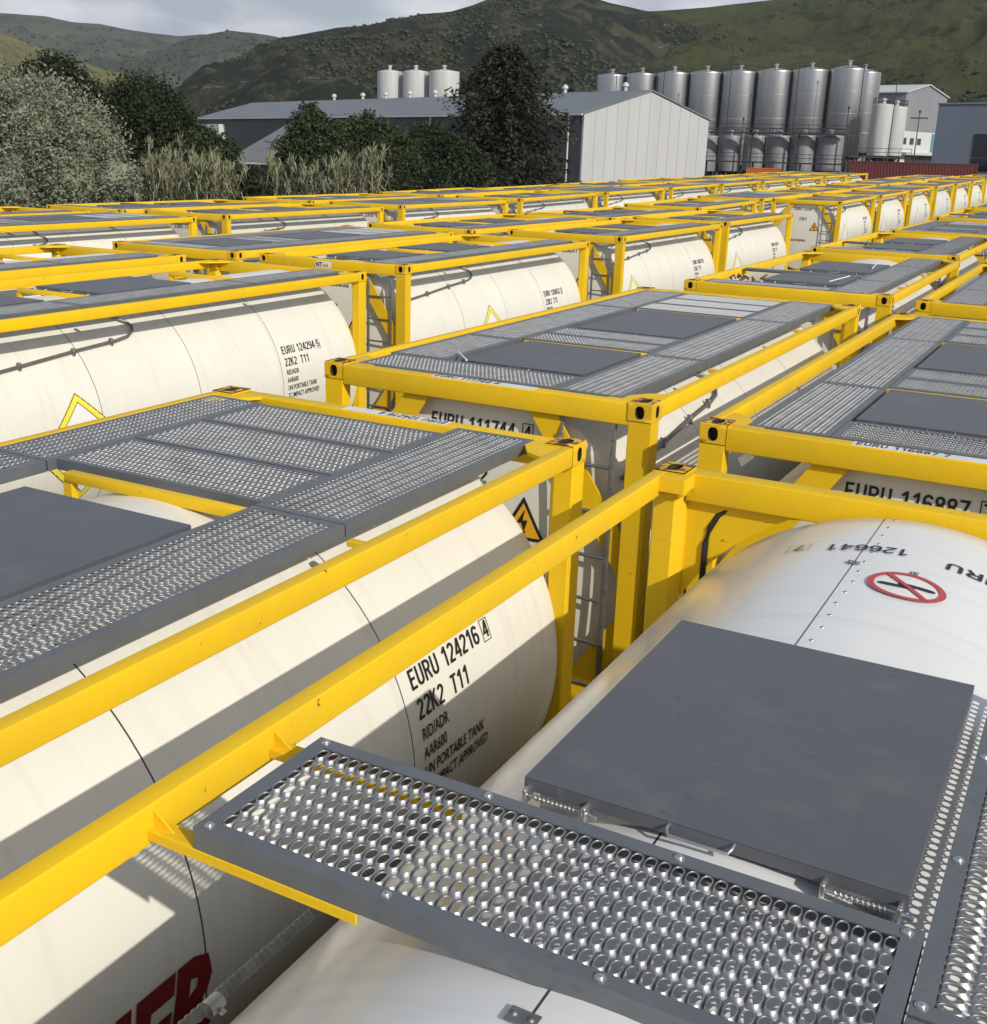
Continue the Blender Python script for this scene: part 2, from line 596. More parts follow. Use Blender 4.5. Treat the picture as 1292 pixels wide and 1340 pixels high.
def grid_poly(inside, x0, x1, y0, y1, n):
    v, f = [], []
    for j in range(n+1):
        for i in range(n+1): v.append((x0+(x1-x0)*i/n, y0+(y1-y0)*j/n, 0))
    for j in range(n):
        for i in range(n):
            cx, cy = x0+(x1-x0)*(i+.5)/n, y0+(y1-y0)*(j+.5)/n
            if inside(cx, cy):
                a = j*(n+1)+i
                f.append((a, a+1, a+n+2, a+n+1))
    return py_mesh('fill', v, f)

def tri_mesh(pts, cells=5):
    """filled triangle cut into small pieces"""
    A, B, C_ = [Vector(p) for p in pts]
    v, f, idx = [], [], {}
    for i in range(cells+1):
        for j in range(cells+1-i):
            idx[i, j] = len(v)
            p = A+(B-A)*(i/cells)+(C_-A)*(j/cells)
            v.append((p.x, p.y, 0))
    for i in range(cells):
        for j in range(cells-i):
            f.append((idx[i, j], idx[i+1, j], idx[i, j+1]))
            if i+j < cells-1: f.append((idx[i+1, j], idx[i+1, j+1], idx[i, j+1]))
    return py_mesh('tri', v, f)

# ------------------------------------------------------------------ grating
_gr = {}
def grating_mesh(length, width, axis):
    """pressed non-slip plank: raised oval holes in rows, small drain holes between them"""
    key = (round(length, 3), round(width, 3), axis)
    if key in _gr: return _gr[key]
    na = max(1, round(length/0.031))
    nb = max(1, round(width/0.0545))
    pa, pb = length/na, width/nb
    K = 16
    ha, hb = pa/2, pb/2
    out, hole = [], []
    ex, ey = pa*0.385, pb*0.365
    sq = [(-1, -.72), (-1, -.36), (-1, 0), (-1, .36), (-1, .72), (-.6, 1), (0, 1), (.6, 1), (1, .72), (1, .36), (1, 0), (1, -.36), (1, -.72), (.6, -1), (0, -1), (-.6, -1)]
    v, f = [], []
    def zb(sx_, sy_):
        if abs(sy_) == 1: return 0.0022 if abs(sx_) < .5 else -0.0045
        return -0.0032 if abs(sy_) < .5 else -0.0048
    cell_v, cell_f = [], []
    for k, (sx_, sy_) in enumerate(sq):
        a = math.atan2(sy_*1.0, sx_*1.0)
        hx, hy = ex*math.cos(a), ey*math.sin(a)
        ox, oy = sx_*ha, sy_*hb
        cell_v += [(ox, oy, zb(sx_, sy_)), (hx+(ox-hx)*.40, hy+(oy-hy)*.40, 0.0010+0.45*zb(sx_, sy_)), (hx*1.07, hy*1.07, 0.0050), (hx, hy, 0.0064), (hx*.94, hy*.94, 0.0052), (hx*.93, hy*.93, 0.0022)]
    R_ = 6
    for k in range(K):
        k2 = (k+1) % K
        for r in range(R_-1):
            cell_f.append((k*R_+r, k*R_+r+1, k2*R_+r+1, k2*R_+r))
    nv = len(cell_v)
    c = 0
    for j in range(nb):
        for i in range(na):
            cx, cy = -length/2+pa*(i+.5), -width/2+pb*(j+.5)
            if axis == 'x': v += [(cx+p[0], cy+p[1], p[2]) for p in cell_v]
            else: v += [(-(cy+p[1]), cx+p[0], p[2]) for p in cell_v]
            f += [tuple(q+c for q in fc) for fc in cell_f]
            c += nv
    me = py_mesh('grating', v, f, 4)
    _gr[key] = me
    return me

_wk = {}
def frame_mesh(x0, x1, y0, y1, bd, sk):
    key = (round(x1-x0, 3), round(y1-y0, 3), bd, sk)
    if key in _wk: return _wk[key]
    w_, l_ = (x1-x0)/2, (y1-y0)/2
    bm = bmesh.new()
    # folded angle: top flange and skirt on each side
    t = 0.004
    prof = lambda: None
    for (a0, a1, b0, b1) in ((-w_, w_, -l_, -l_+bd), (-w_, w_, l_-bd, l_), (-w_, -w_+bd, -l_+bd, l_-bd), (w_-bd, w_, -l_+bd, l_-bd)):
        box(bm, a0, a1, b0, b1, -t, 0)
    for (a0, a1, b0, b1) in ((-w_, w_, -l_, -l_+t), (-w_, w_, l_-t, l_), (-w_, -w_+t, -l_+t, l_-t), (w_-t, w_, -l_+t, l_-t)):
        box(bm, a0, a1, b0, b1, -sk, -t)
    me = bm_mesh('walkway_frame', bm, 0.5)
    _wk[key] = me
    return me

_bolt = {}
def bolt_mesh():
    if 'b' not in _bolt:
        bm = bmesh.new()
        lathe(bm, [(0.0125, 0), (0.0125, 0.002), (0.0085, 0.0021), (0.0085, 0.0045), (0.006, 0.0075), (0.003, 0.0088), (0.0005, 0.009)], n=14)
        _bolt['b'] = bm_mesh('bolt', bm, 0.7)
    return _bolt['b']

def walkway(root, x0, x1, y0, y1, axis, z=-0.008, bolts=True, bd=0.04, sk=0.055, gm=None):
    cx, cy = (x0+x1)/2, (y0+y1)/2
    fr = mesh_obj('walkway_panel', frame_mesh(x0, x1, y0, y1, bd, sk), M_slate, root, (cx, cy, H+z))
    w_, l_ = x1-x0-2*bd+0.006, y1-y0-2*bd+0.006
    me = grating_mesh(w_ if axis == 'x' else l_, l_ if axis == 'x' else w_, axis)
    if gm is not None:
        key = ('new', me.name)  # separate grating copy that takes the lighter glint colour
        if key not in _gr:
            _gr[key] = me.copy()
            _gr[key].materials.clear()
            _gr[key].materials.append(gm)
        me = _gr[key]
    mesh_obj('grating', me, M_galv, fr, (0, 0, -0.0065))
    if bolts:
        L_ = (x1-x0)/2 if axis == 'x' else (y1-y0)/2
        W_ = (y1-y0)/2 if axis == 'x' else (x1-x0)/2
        for i in range(4):
            for s in (-1, 1):
                p = -L_+0.03+(2*L_-0.06)*i/3
                q = s*(W_-0.02)
                mesh_obj('bolt', bolt_mesh(), M_bolt, fr, (p, q, 0) if axis == 'x' else (q, p, 0))
    return fr

# ------------------------------------------------------------------ tank container parts
_pm = {}
def cached(key, fn):
    if key not in _pm: _pm[key] = fn()
    return _pm[key]

def plate_hole(bm, o, ux, uy, nrm, w_, h_, rx, ry, dep=0.03, sq=2.6):
    """rectangle centred at o with an oval opening and a recess behind it"""
    o, ux, uy, nrm = Vector(o), Vector(ux), Vector(uy), Vector(nrm)
    K = 20
    outv, inv, dv = [], [], []
    for k in range(K):
        a = 2*PI*(k+0.5)/K
        c, s = math.cos(a), math.sin(a)
        m_ = max(abs(c), abs(s))
        outv.append(bm.verts.new(o+ux*(c/m_*w_/2)+uy*(s/m_*h_/2)))
        e = (abs(c)**sq+abs(s)**sq)**(-1/sq)
        inv.append(bm.verts.new(o+ux*(c*e*rx)+uy*(s*e*ry)))
        dv.append(bm.verts.new(o+ux*(c*e*rx*.95)+uy*(s*e*ry*.95)-nrm*dep))
    fs = []
    for k in range(K):
        k2 = (k+1) % K
        fs.append(bm.faces.new((outv[k], outv[k2], inv[k2], inv[k])))
        ff = bm.faces.new((inv[k], inv[k2], dv[k2], dv[k]))
        ff.material_index = 1
        fs.append(ff)
    # corners of the rectangle
    for sx_ in (-1, 1):
        for sy_ in (-1, 1):
            cv = bm.verts.new(o+ux*(sx_*w_/2)+uy*(sy_*h_/2))
            best = sorted(outv, key=lambda q: (q.co-cv.co).length)[:2]
            fs.append(bm.faces.new((cv, best[0], best[1])))
    ff = bm.faces.new(dv)
    ff.material_index = 1
    fs.append(ff)
    bmesh.ops.recalc_face_normals(bm, faces=fs)

def casting_mesh():
    """ISO corner fitting, local origin at its outer top corner; x inwards, y inwards, z down"""
    bm = bmesh.new()
    X, Y, Z = 0.162, 0.178, 0.118
    o = 0.004
    plate_hole(bm, (X/2, -o+o, -Z/2), (1, 0, 0), (0, 0, 1), (0, -1, 0), X-2*o, Z-2*o, 0.030, 0.040, 0.05)
    plate_hole(bm, (0, Y/2, -Z/2), (0, 1, 0), (0, 0, 1), (-1, 0, 0), Y-2*o, Z-2*o, 0.028, 0.038, 0.05)
    plate_hole(bm, (X/2, Y/2, 0), (1, 0, 0), (0, 1, 0), (0, 0, 1), X-2*o, Y-2*o, 0.032, 0.060, 0.05, 3)
    def q(a, b, c, d): bm.faces.new([bm.verts.new(p) for p in (a, b, c, d)])
    q((X, o, -o), (X, Y, -o), (X, Y, -Z), (X, o, -Z))
    q((o, Y, -o), (X, Y, -o), (X, Y, -Z), (o, Y, -Z))
    q((o, o, -Z), (X, o, -Z), (X, Y, -Z), (o, Y, -Z))
    # chamfers between the three outer faces
    q((o, 0, -o), (X-o, 0, -o), (X-o, o, 0), (o, o, 0))
    q((0, o, -o), (0, Y-o, -o), (o, Y-o, 0), (o, o, 0))
    q((o, 0, -o), (0, o, -o), (0, o, -Z+o), (o, 0, -Z+o))
    bm.faces.new([bm.verts.new(p) for p in ((o, 0, -o), (0, o, -o), (o, o, 0))])
    bmesh.ops.remove_doubles(bm, verts=bm.verts, dist=0.0008)
    bmesh.ops.recalc_face_normals(bm, faces=bm.faces)
    me = bm_mesh('corner_casting', bm, 0.6)
    me.materials.append(M_cast)
    me.materials.append(M_hole)
    return me

def tank_mesh():
    bm = bmesh.new()
    prof = [(r, y) for r, y in DISH[::-1]]
    prof += [(1.19, 0.35)]+[(1.19, 0.37+1.35*i) for i in range(0, 5)]+[(r, 6.058-y) for r, y in DISH]
    lathe(bm, prof, (TXC, 0, TZC), 96, 'y')
    return bm_mesh('tank_shell', bm, 0.9)

def beam_mesh(z0, z1):
    bm = bmesh.new()
    box(bm, 0.155, 2.283, 0.006, 0.118, z0, z1, 0.008, 3)
    return bm_mesh('end_beam', bm, 0.6)

def rail_mesh(z0, z1, wd=0.066):
    bm = bmesh.new()
    box(bm, 0.003, wd, 0.165, 5.893, z0, z1, 0.006, 3)
    return bm_mesh('side_rail', bm, 0.6)

def post_mesh():
    bm = bmesh.new()
    # folded post: square section with chamfered inner corner
    pts = [(0.006, 0.006), (0.150, 0.006), (0.155, 0.012), (0.155, 0.095), (0.112, 0.150), (0.012, 0.150), (0.006, 0.144)]
    prism(bm, pts, 'z', 0.118, H-0.118)
    return bm_mesh('corner_post', bm, 0.5)

def brace_mesh():
    bm = bmesh.new()
    pts = [(0.155, -0.87), (0.655, -0.14), (0.85, -0.14), (0.155, -1.17)]
    prism(bm, [(p[0], H+p[1]) for p in pts], 'y', 0.040, 0.052)
    return bm_mesh('corner_brace', bm, 0.5)

def gusset_mesh():
    """hexagonal top plate tying beam and rail at the corner"""
    bm = bmesh.new()
    prism(bm, [(0.165, 0.112), (0.345, 0.112), (0.30, 0.160), (0.165, 0.37), (0.062, 0.42), (0.062, 0.182), (0.165, 0.182)], 'z', H-0.030, H-0.011)
    return bm_mesh('gusset_plate', bm, 0.5)

def block_gusset():
    bm = bmesh.new()
    prism(bm, [(0.165, 0.112), (0.190, 0.112), (0.190, 0.262), (0.062, 0.262), (0.062, 0.182), (0.165, 0.182)], 'z', H-0.080, H-0.011)
    return bm_mesh('gusset_plate', bm, 0.5)

def mirrored(me, sx_, sy_, sz_):
    m2 = me.copy()
    for v in m2.vertices:
        if sx_: v.co.x = 2.438-v.co.x
        if sy_: v.co.y = 6.058-v.co.y
        if sz_: v.co.z = H-v.co.z
    if (sx_+sy_+sz_) % 2: m2.flip_normals()
    return m2

def ladder_mesh():
    bm = bmesh.new()
    for x in (1.83, 2.19):
        box(bm, x-0.018, x+0.018, 0.018, 0.036, 0.25, H-0.26, 0.004)
    z = 0.35
    while z < H-0.3:
        tube(bm, [(1.84, 0.028, z), (2.18, 0.028, z)], 0.0125, 8)
        z += 0.3
    tube(bm, [(2.19, 0.03, H-0.26), (2.19, 0.045, H-0.20), (2.19, 0.06, H-0.13)], 0.010, 6)
    tube(bm, [(1.83, 0.03, H-0.26), (1.83, 0.045, H-0.20), (1.83, 0.06, H-0.13)], 0.010, 6)
    return bm_mesh('ladder', bm, 0.6)

def conduit_mesh(y_end=2.45):
    bm = bmesh.new()
    pts = []
    r = TR+0.032
    zs = [(0.16, -0.53), (0.9, -0.485), (1.7, -0.43), (2.2, -0.405), (2.38, -0.385), (2.48, -0.35), (2.52, -0.31), (2.50, -0.27), (2.42, -0.23), (2.40, -0.15)]
    for y, z in zs:
        dz = H+z-TZC
        pts.append((TXC+math.sqrt(max(0.01, r*r-dz*dz)), y*y_end/2.45, H+z))
    tube(bm, pts, 0.015, 10)
    for i in (0.35, 1.0, 1.65, 2.15):
        z = -0.53+(i-0.16)*0.0605
        dz = H+z-TZC
        x = TXC+math.sqrt(r*r-dz*dz)
        box(bm, x-0.03, x+0.012, i*y_end/2.45-0.012, i*y_end/2.45+0.012, H+z-0.035, H+z+0.035, 0.003, 1)
    return bm_mesh('conduit', bm, 0.8)

def corr_mesh():
    """ribbed metal hose down the left shoulder"""
    bm = bmesh.new()
    pts, rr = [], []
    n = 520
    for i in range(n+1):
        y = 0.2+(2.95-0.2)*i/n
        pts.append((0.175+0.01*math.sin(y*2.1), y, H-0.558+0.004*y))
        rr.append(0.0155+(0.0022 if i % 4 < 2 else -0.0006))
    tube(bm, pts, rr, 12)
    return bm_mesh('ribbed_hose', bm, 4)

def cover_mesh(l, wd=0.94):
    bm = bmesh.new()
    w_, h_ = wd/2, l/2
    box(bm, -w_, w_, -h_, h_, -0.004, 0.0, 0.0015, 1)
    for a in ((-w_, w_, -h_, -h_+0.003), (-w_, w_, h_-0.003, h_)): box(bm, a[0], a[1], a[2], a[3], -0.035, -0.004)
    for a in ((-w_, -w_+0.003, -h_+0.003, h_-0.003), (w_-0.003, w_, -h_+0.003, h_-0.003)): box(bm, a[0], a[1], a[2], a[3], -0.035, -0.004)
    return bm_mesh('cover', bm, 0.5)

def coaming_mesh(l, wd=0.90):
    """spill box under a cover"""
    bm = bmesh.new()
    w_, h_ = wd/2, l/2
    for a in ((-w_, w_, -h_, -h_+0.004), (-w_, w_, h_-0.004, h_), (-w_, -w_+0.004, -h_+0.004, h_-0.004), (w_-0.004, w_, -h_+0.004, h_-0.004)):
        box(bm, a[0], a[1], a[2], a[3], -0.17, -0.045)
    return bm_mesh('spill_box', bm, 0.5)

def hinge_mesh():
    bm = bmesh.new()
    tube(bm, [(-0.07, 0, 0), (0.07, 0, 0)], 0.005, 8)
    pts, k = [], 90
    for i in range(k+1):
        a = i/k*10*2*PI
        pts.append((-0.055+0.11*i/k, 0.0072*math.cos(a), 0.0072*math.sin(a)))
    tube(bm, pts, 0.0017, 5)
    box(bm, -0.082, -0.072, -0.018, 0.03, -0.02, 0.022, 0.002, 1)
    box(bm, 0.072, 0.082, -0.018, 0.03, -0.02, 0.022, 0.002, 1)
    tube(bm, [(0.078, 0, 0), (0.105, -0.004, -0.002)], 0.006, 8)
    return bm_mesh('spring_hinge', bm, 0.8)

def handle_mesh():
    bm = bmesh.new()
    tube(bm, [(-0.075, 0.006, 0.012), (-0.075, -0.016, 0.010), (-0.068, -0.026, 0.0), (0.068, -0.026, 0.0), (0.075, -0.016, 0.010), (0.075, 0.006, 0.012)], 0.0042, 8)
    return bm_mesh('handle', bm, 0.9)

def crossbar_mesh():
    bm = bmesh.new()
    box(bm, 0.66, 1.74, -0.028, 0.028, H-0.060, H-0.014, 0.005, 2)
    box(bm, 0.64, 0.70, -0.02, 0.02, H-0.16, H-0.06, 0.004, 1)
    box(bm, 1.70, 1.76, -0.02, 0.02, H-0.16, H-0.06, 0.004, 1)
    return bm_mesh('crossbar', bm, 0.6)

def bracket_mesh():
    """lugs under the side rail that carry the walkway"""
    bm = bmesh.new()
    prism(bm, [(0, -0.09), (0.15, -0.09), (0.15, -0.14), (0.0, -0.105)], 'x', -0.02, -0.012)
    prism(bm, [(0.16, -0.09), (0.28, -0.09), (0.28, -0.14), (0.16, -0.10)], 'x', -0.034, -0.026)
    box(bm, -0.17, -0.01, 0.10, 0.14, -0.088, -0.062, 0.003, 1)
    return bm_mesh('walkway_lug', bm, 0.5)

CASTINGS = cached('cast', casting_mesh)
def part(root, name, key, fn, m, loc=None):
    return mesh_obj(name, cached(key, fn), m, root, loc)

def build_frame(root, lod, kind='A'):
    if True:
        for sx_ in (0, 1):
            for sy_ in (0, 1):
                for sz_ in (0, 1):
                    k = (sx_, sy_, sz_)
                    def f(k=k):
                        me = CASTINGS.copy()
                        for v in me.vertices: v.co.z += H
                        me2 = mirrored(me, *k)
                        return me2
                    part(root, 'corner_casting', ('cs',)+k, f, M_cast)
                    if not (sy_ == 1 and sz_ == 0): part(root, 'corner_brace', ('br',)+k, lambda k=k: mirrored(cached('brace', brace_mesh), *k), M_yel)
                part(root, 'corner_post', ('po', sx_, sy_), lambda a=sx_, b=sy_: mirrored(cached('post', post_mesh), a, b, 0), M_yel)
                part(root, 'gusset_plate', ('gu', sx_, sy_, kind == 'B'), lambda a=sx_, b=sy_: mirrored(cached('gussetB', block_gusset) if kind == 'B' else cached('gusset', gusset_mesh), a, b, 0), M_yel)
        for k in (0, 1):
            part(root, 'end_beam', ('bt', k), lambda k=k: mirrored(cached('beamt', lambda: beam_mesh(H-0.150, H-0.012)), 0, k, 0), M_yel)
            part(root, 'end_beam', ('bb', k), lambda k=k: mirrored(cached('beamb', lambda: beam_mesh(0.02, 0.17)), 0, k, 0), M_yel)
            part(root, 'side_rail', ('rt', k), lambda k=k: mirrored(cached('railt', lambda: rail_mesh(H-0.110, H-0.008)), k, 0, 0), M_yel)
            part(root, 'side_rail', ('rb', k), lambda k=k: mirrored(cached('railb', lambda: rail_mesh(0.02, 0.16, 0.09)), k, 0, 0), M_yel)

def T(body, size, xs=0.72, bold=0.0, italic=0.0, cut=0.05):
    k = (body, size, xs, bold, italic)
    if k not in _tx: _tx[k] = text_mesh(body, size, xs, bold, italic, cut)
    return _tx[k]

def box_digit(wd, ht, lw):
    return outline_mesh([(0, 0), (wd, 0), (wd, ht), (0, ht)], lw, 3)

def end_livery(tank, num, chk, lod, zb=-0.42):
    letter('serial_lettering', ST(num, 0.100, 1.0), on_end, M_black, tank, 0.82, zb)
    letter('serial_lettering', ST(chk, 0.092, 1.0), on_end, M_black, tank, 1.525, zb+0.004)
    letter('check_digit_box', box_digit(0.080, 0.120, 0.006), on_end, M_black, tank, 1.512, zb-0.010)
    letter('serial_lettering', ST('22K2', 0.100, 1.1), on_end, M_black, tank, 1.02, -0.70)
    letter('warning_triangle', tri_mesh([(-0.15, 0), (0.15, 0), (0, 0.27)], 6), on_end, M_orange, tank, 1.565, -1.03)
    me = outline_mesh([(-0.165, -0.01), (0.165, -0.01), (0, 0.285)], 0.020, 5)
    o = letter('warning_triangle_border', me, on_end, M_black, tank, 1.565, -1.03)
    for v in o.data.vertices: v.co.y -= 0.002
    bolt = py_mesh('flash', [(0.012, 0.20, 0), (-0.045, 0.10, 0), (-0.008, 0.105, 0), (-0.012, 0.045, 0), (0.012, 0.045, 0), (0.035, 0.128, 0), (0.0, 0.122, 0), (0.032, 0.19, 0), (-0.028, 0.05, 0), (0.028, 0.05, 0), (0.0, 0.015, 0)], [(0, 1, 2, 6, 5, 2), ][:0]+[(0, 1, 2, 6), (6, 2, 4, 5), (8, 9, 10)])
    o = letter('lightning_flash', bolt, on_end, M_black, tank, 1.565, -1.03)
    for v in o.data.vertices: v.co.y -= 0.003
    letter('owner_name', T('eurotainer', 0.15, 0.85, 0.002), on_end, M_red, tank, 0.78, -1.42)

def side_livery(tank, num, chk, y0=4.50):
    letter('serial_lettering', ST(num, 0.094, 1.02), on_side, M_black, tank, y0, -0.835)
    letter('serial_lettering', ST(chk, 0.086, 1.0), on_side, M_black, tank, y0+0.665, -0.832)
    letter('check_digit_box', box_digit(0.070, 0.112, 0.004), on_side, M_black, tank, y0+0.653, -0.848)
    letter('serial_lettering', ST('22K2  T11', 0.094, 1.0), on_side, M_black, tank, y0, -0.968)
    for i, s in enumerate(('RID/ADR', 'AAR600', 'UN PORTABLE TANK', 'TC IMPACT APPROVED', '24000L')):
        letter('tank_data', T(s, 0.082, 0.70, 0.0010), on_side, M_black, tank, y0, -1.065-0.090*i)

def diamond(tank, yc, zc=-1.30, h=0.53):
    n = 1
    pts = [(0, -h), (h, 0), (0, h), (-h, 0)]
    fill = py_mesh('f', [], [])
    v, f = [], []
    K = 12
    for j in range(K+1):
        for i in range(K+1):
            a, b = i/K-0.5, j/K-0.5
            v.append(((a-b)*h*0.98, (a+b)*h*0.98, 0))
    for j in range(K):
        for i in range(K): f.append((j*(K+1)+i, j*(K+1)+i+1, (j+1)*(K+1)+i+1, (j+1)*(K+1)+i))
    o = letter('hazard_diamond', py_mesh('f', v, f), on_side, M_pl, tank, yc, zc)
    for vv in o.data.vertices: vv.co.x -= 0.002
    b = letter('diamond_border', outline_mesh(pts, 0.055, 10), on_side, M_yline, o, yc, zc)
    b2 = letter('diamond_edge', outline_mesh([(0, -h-.006), (h+.006, 0), (0, h+.006), (-h-.006, 0)], 0.010, 10), on_side, M_black, o, yc, zc)
    b3 = letter('diamond_edge', outline_mesh([(0, -h+.078), (h-.078, 0), (0, h-.078), (-h+.078, 0)], 0.007, 10), on_side, M_black, o, yc, zc)

def cover(root, y0, y1, x0=0.73, x1=1.68, z=-0.004, detail=True):
    l, wd = y1-y0, x1-x0
    c = mesh_obj('cover_plate', cached(('cov', round(l, 3), round(wd, 3)), lambda: cover_mesh(l, wd)), M_cover, root, ((x0+x1)/2, (y0+y1)/2, H+z))
    if detail:
        mesh_obj('spill_box', cached(('sb', round(l, 3), round(wd, 3)), lambda: coaming_mesh(l-0.06, wd-0.06)), M_galv, root, ((x0+x1)/2, (y0+y1)/2, H))
        for s in (-1, 1): mesh_obj('spring_hinge', cached('hinge', hinge_mesh), M_bolt, c, (s*(wd/2-0.09), -l/2-0.014, -0.040))
        mesh_obj('handle', cached('handle', handle_mesh), M_bolt, c, (0.0, -l/2-0.001, -0.020))
    return c

def crossbar(root, y): return mesh_obj('crossbar', cached('xbar', crossbar_mesh), M_yel, root, (0, y, 0))

def container(kind, lod, num, chk, label, group, side=True, dia=None):
    """origin at the near left bottom corner of the frame"""
    root = empty('tank_container', (0, 0, 0), 0, label, 'tank container', group)
    build_frame(root, lod, kind)
    tank = mesh_obj('tank', cached('tank', tank_mesh).copy() if kind == 'B' else cached('tank', tank_mesh), M_white if kind == 'B' else M_cream, root)
    if kind == 'B': tank.data.materials.clear(); tank.data.materials.append(M_white)
    part(root, 'ladder', 'ladder', ladder_mesh, M_pipe)
    R0, R1 = 1.72, 2.19
    bl = kind == 'B'
    if kind == 'B':
        mesh_obj('hose', cached('corr', corr_mesh), M_pipe, root)
    else:
        part(root, 'conduit', 'conduit', conduit_mesh, M_pipe)
    if kind in 'ACEF':
        for a, b in ((0.13, 1.745), (1.755, 4.205), (4.215, 5.93)): walkway(root, R0, R1, a, b, 'y', bolts=bl)
    if kind == 'B':
        for a, b in ((0.13, 2.70), (2.71, 4.30)): walkway(root, 1.665, 2.13, a, b, 'y', bolts=bl)
        walkway(root, 0.205, 1.66, 2.49, 2.96, 'x')
        cover(root, 3.06, 4.19, 0.735, 1.615)
    if kind == 'A':
        for a, b in ((0.13, 1.745), (1.755, 4.205), (4.215, 5.80)): walkway(root, 0.075, 0.46, a, b, 'y', bolts=bl, bd=0.03)
        for a in (4.27, 4.78, 5.29): walkway(root, 0.465, 1.715, a, a+0.49, 'x', bolts=False, z=-0.010, bd=0.03)
        crossbar(root, 4.16)
        cover(root, 2.55, 3.86, 0.73, 1.69)
        cover(root, 0.6, 1.75)
    if kind == 'F':
        cover(root, 2.46, 3.76)
        crossbar(root, 2.3)
        cover(root, 0.6, 1.75)
        crossbar(root, 4.5)
    if kind == 'C':
        for a, b in ((0.62, 1.745), (1.755, 4.205), (4.215, 5.80)): walkway(root, 0.15, 0.62, a, b, 'y', bolts=bl)
        walkway(root, 0.20, 1.715, 0.13, 0.60, 'x', bolts=False)
        cover(root, 0.66, 1.74); cover(root, 2.66, 4.17)
        crossbar(root, 1.80); crossbar(root, 4.24)
        for a in (1.84, 2.24): walkway(root, 0.625, 1.715, a, a+0.385, 'x', bolts=False)
        for a in (4.29, 4.81, 5.32): walkway(root, 0.625, 1.715, a, a+0.48, 'x', bolts=False, bd=0.025, gm=M_galvglint)
    if kind == 'D':
        for a, b in ((0.13, 1.745), (1.755, 4.205), (4.215, 5.90)): walkway(root, 0.24, 0.70, a, b, 'y', bolts=bl)
        walkway(root, 0.705, 2.2, 0.13, 0.60, 'x', bolts=False)
        cover(root, 0.66, 1.74); cover(root, 2.76, 4.20)
        crossbar(root, 1.80); crossbar(root, 4.26)
        for a in (1.84, 2.29): walkway(root, 0.705, 2.2, a, a+0.43, 'x', bolts=False)
        for a in (4.31, 4.83, 5.36): walkway(root, 0.705, 2.2, a, a+0.49, 'x', bolts=False)
    if kind == 'E':
        cover(root, 0.85, 1.90); cover(root, 2.72, 4.25)
        walkway(root, 0.20, 1.715, 0.13, 0.50, 'x', bolts=False)
        def bar():
            bm = bmesh.new()
            box(bm, 0.08, 1.70, -0.09, 0.09, H-0.05, H-0.012, 0.02, 2)
            return bm_mesh('cross_step', bm, 0.6)
        mesh_obj('cross_step', cached('step', bar), M_slate, root, (0, 2.3, 0))
    for s in ((0, 1) if lod == 0 else ()):
        for yy in (1.62, 4.08):
            me = cached(('lug', s), lambda s=s: mirrored(cached('lug0', lambda: bracket_mesh()), 0, 0, 0) if s else mirrored(cached('lug0', bracket_mesh), 0, 0, 0))
            if s: mesh_obj('walkway_lug', me, M_yel, root, (2.385, yy, H))
    end_livery(tank, num, chk, lod, -0.345 if kind == 'D' else -0.37)
    if side and kind != 'B': side_livery(tank, num, chk)
    if dia: diamond(tank, dia)
    return root

def place(r, x, y, z=0.0, rz=0.0, rx=0.0):
    r.location = (x, y, z)
    r.rotation_euler = (rx, 0, rz)
    return r

SL = 0.0115
def rise(y): return max(0.0, SL*(y-24.0)) if y < 400 else SL*376
def R(a): return math.radians(a)

# ------------------------------------------------------------------ the near containers, one by one
GRP = 'yellow framed tank containers parked in rows'
cA = container('A', 0, 'EURU 124216', '4', 'cream tank container numbered 124216, left foreground, three cross gratings at its far end', GRP)
place(cA, 0.02, -7.029, -0.019, R(0.2))
tankA = [c for c in cA.children if c.name.startswith('tank')][0]
own = text_mesh('EUROTAINER', 0.47, 0.78, 0.020, 0.22, 0.05)
letter('owner_name', own, on_side, M_red, tankA, 3.11-max(v.co.x for v in own.vertices), -1.51)
cB = container('B', 0, 'EURU 126641', '7', 'glossy white tank container in the right foreground with a red prohibition sign on top', GRP)
place(cB, 2.985, -7.244, 0.0, R(0.3))
cC = container('C', 0, 'EURU 111744', '4', 'tank container numbered 111744 in the middle of the photo, two dark cover plates', GRP)
place(cC, 0, 0, 0, 0)
cD = container('D', 0, 'EURU 116887', '7', 'tank container numbered 116887 at the right edge, grating walkway along its left', GRP)
place(cD, 2.797, -0.194, -0.017, R(-0.23))
cE = container('E', 0, 'EURU 118255', '3', 'tank container behind number 111744, with rusty orange fittings and one right-hand walkway', GRP)
place(cE, 0.111, 7.177, -0.007, R(0.3))
cFt = container('F', 0, 'EURU 124294', '5', 'cream tank container numbered 124294 at the left edge, yellow diamond on its flank', GRP, dia=1.46)
place(cFt, -5.814, -0.629, -0.03, R(0.12))
cG = container('F', 0, 'EURU 126652', '2', 'tank container with the small NT tank sticker on its near end beam', GRP, dia=2.57)
place(cG, -5.84, 6.33, -0.02, R(0.45))
cH = container('F', 0, 'EURU 126631', '8', 'tank container numbered 126631, directly behind the one with the NT tank sticker', GRP, dia=0.84)
place(cH, -5.90, 13.961, -0.02, R(0.1))

# writing that only some of them carry
def flat_letters(root, body, size, xs, x, y, z, rot180=False, m=None, bold=0.001, name='number_lettering', vertical=False):
    me = (ST(body, size*0.72, xs*0.98) if name == 'number_lettering' and body.startswith('EURU') else T(body, size, xs, bold, 0.0, 0.0)).copy()
    for v in me.vertices:
        a, b = v.co.x, v.co.y
        if rot180: a, b = -a, -b
        v.co = Vector((x+a, y, z+b)) if vertical else Vector((x+a, y+b, z))
    me.materials.clear()
    return mesh_obj(name, me, m or M_black, root)

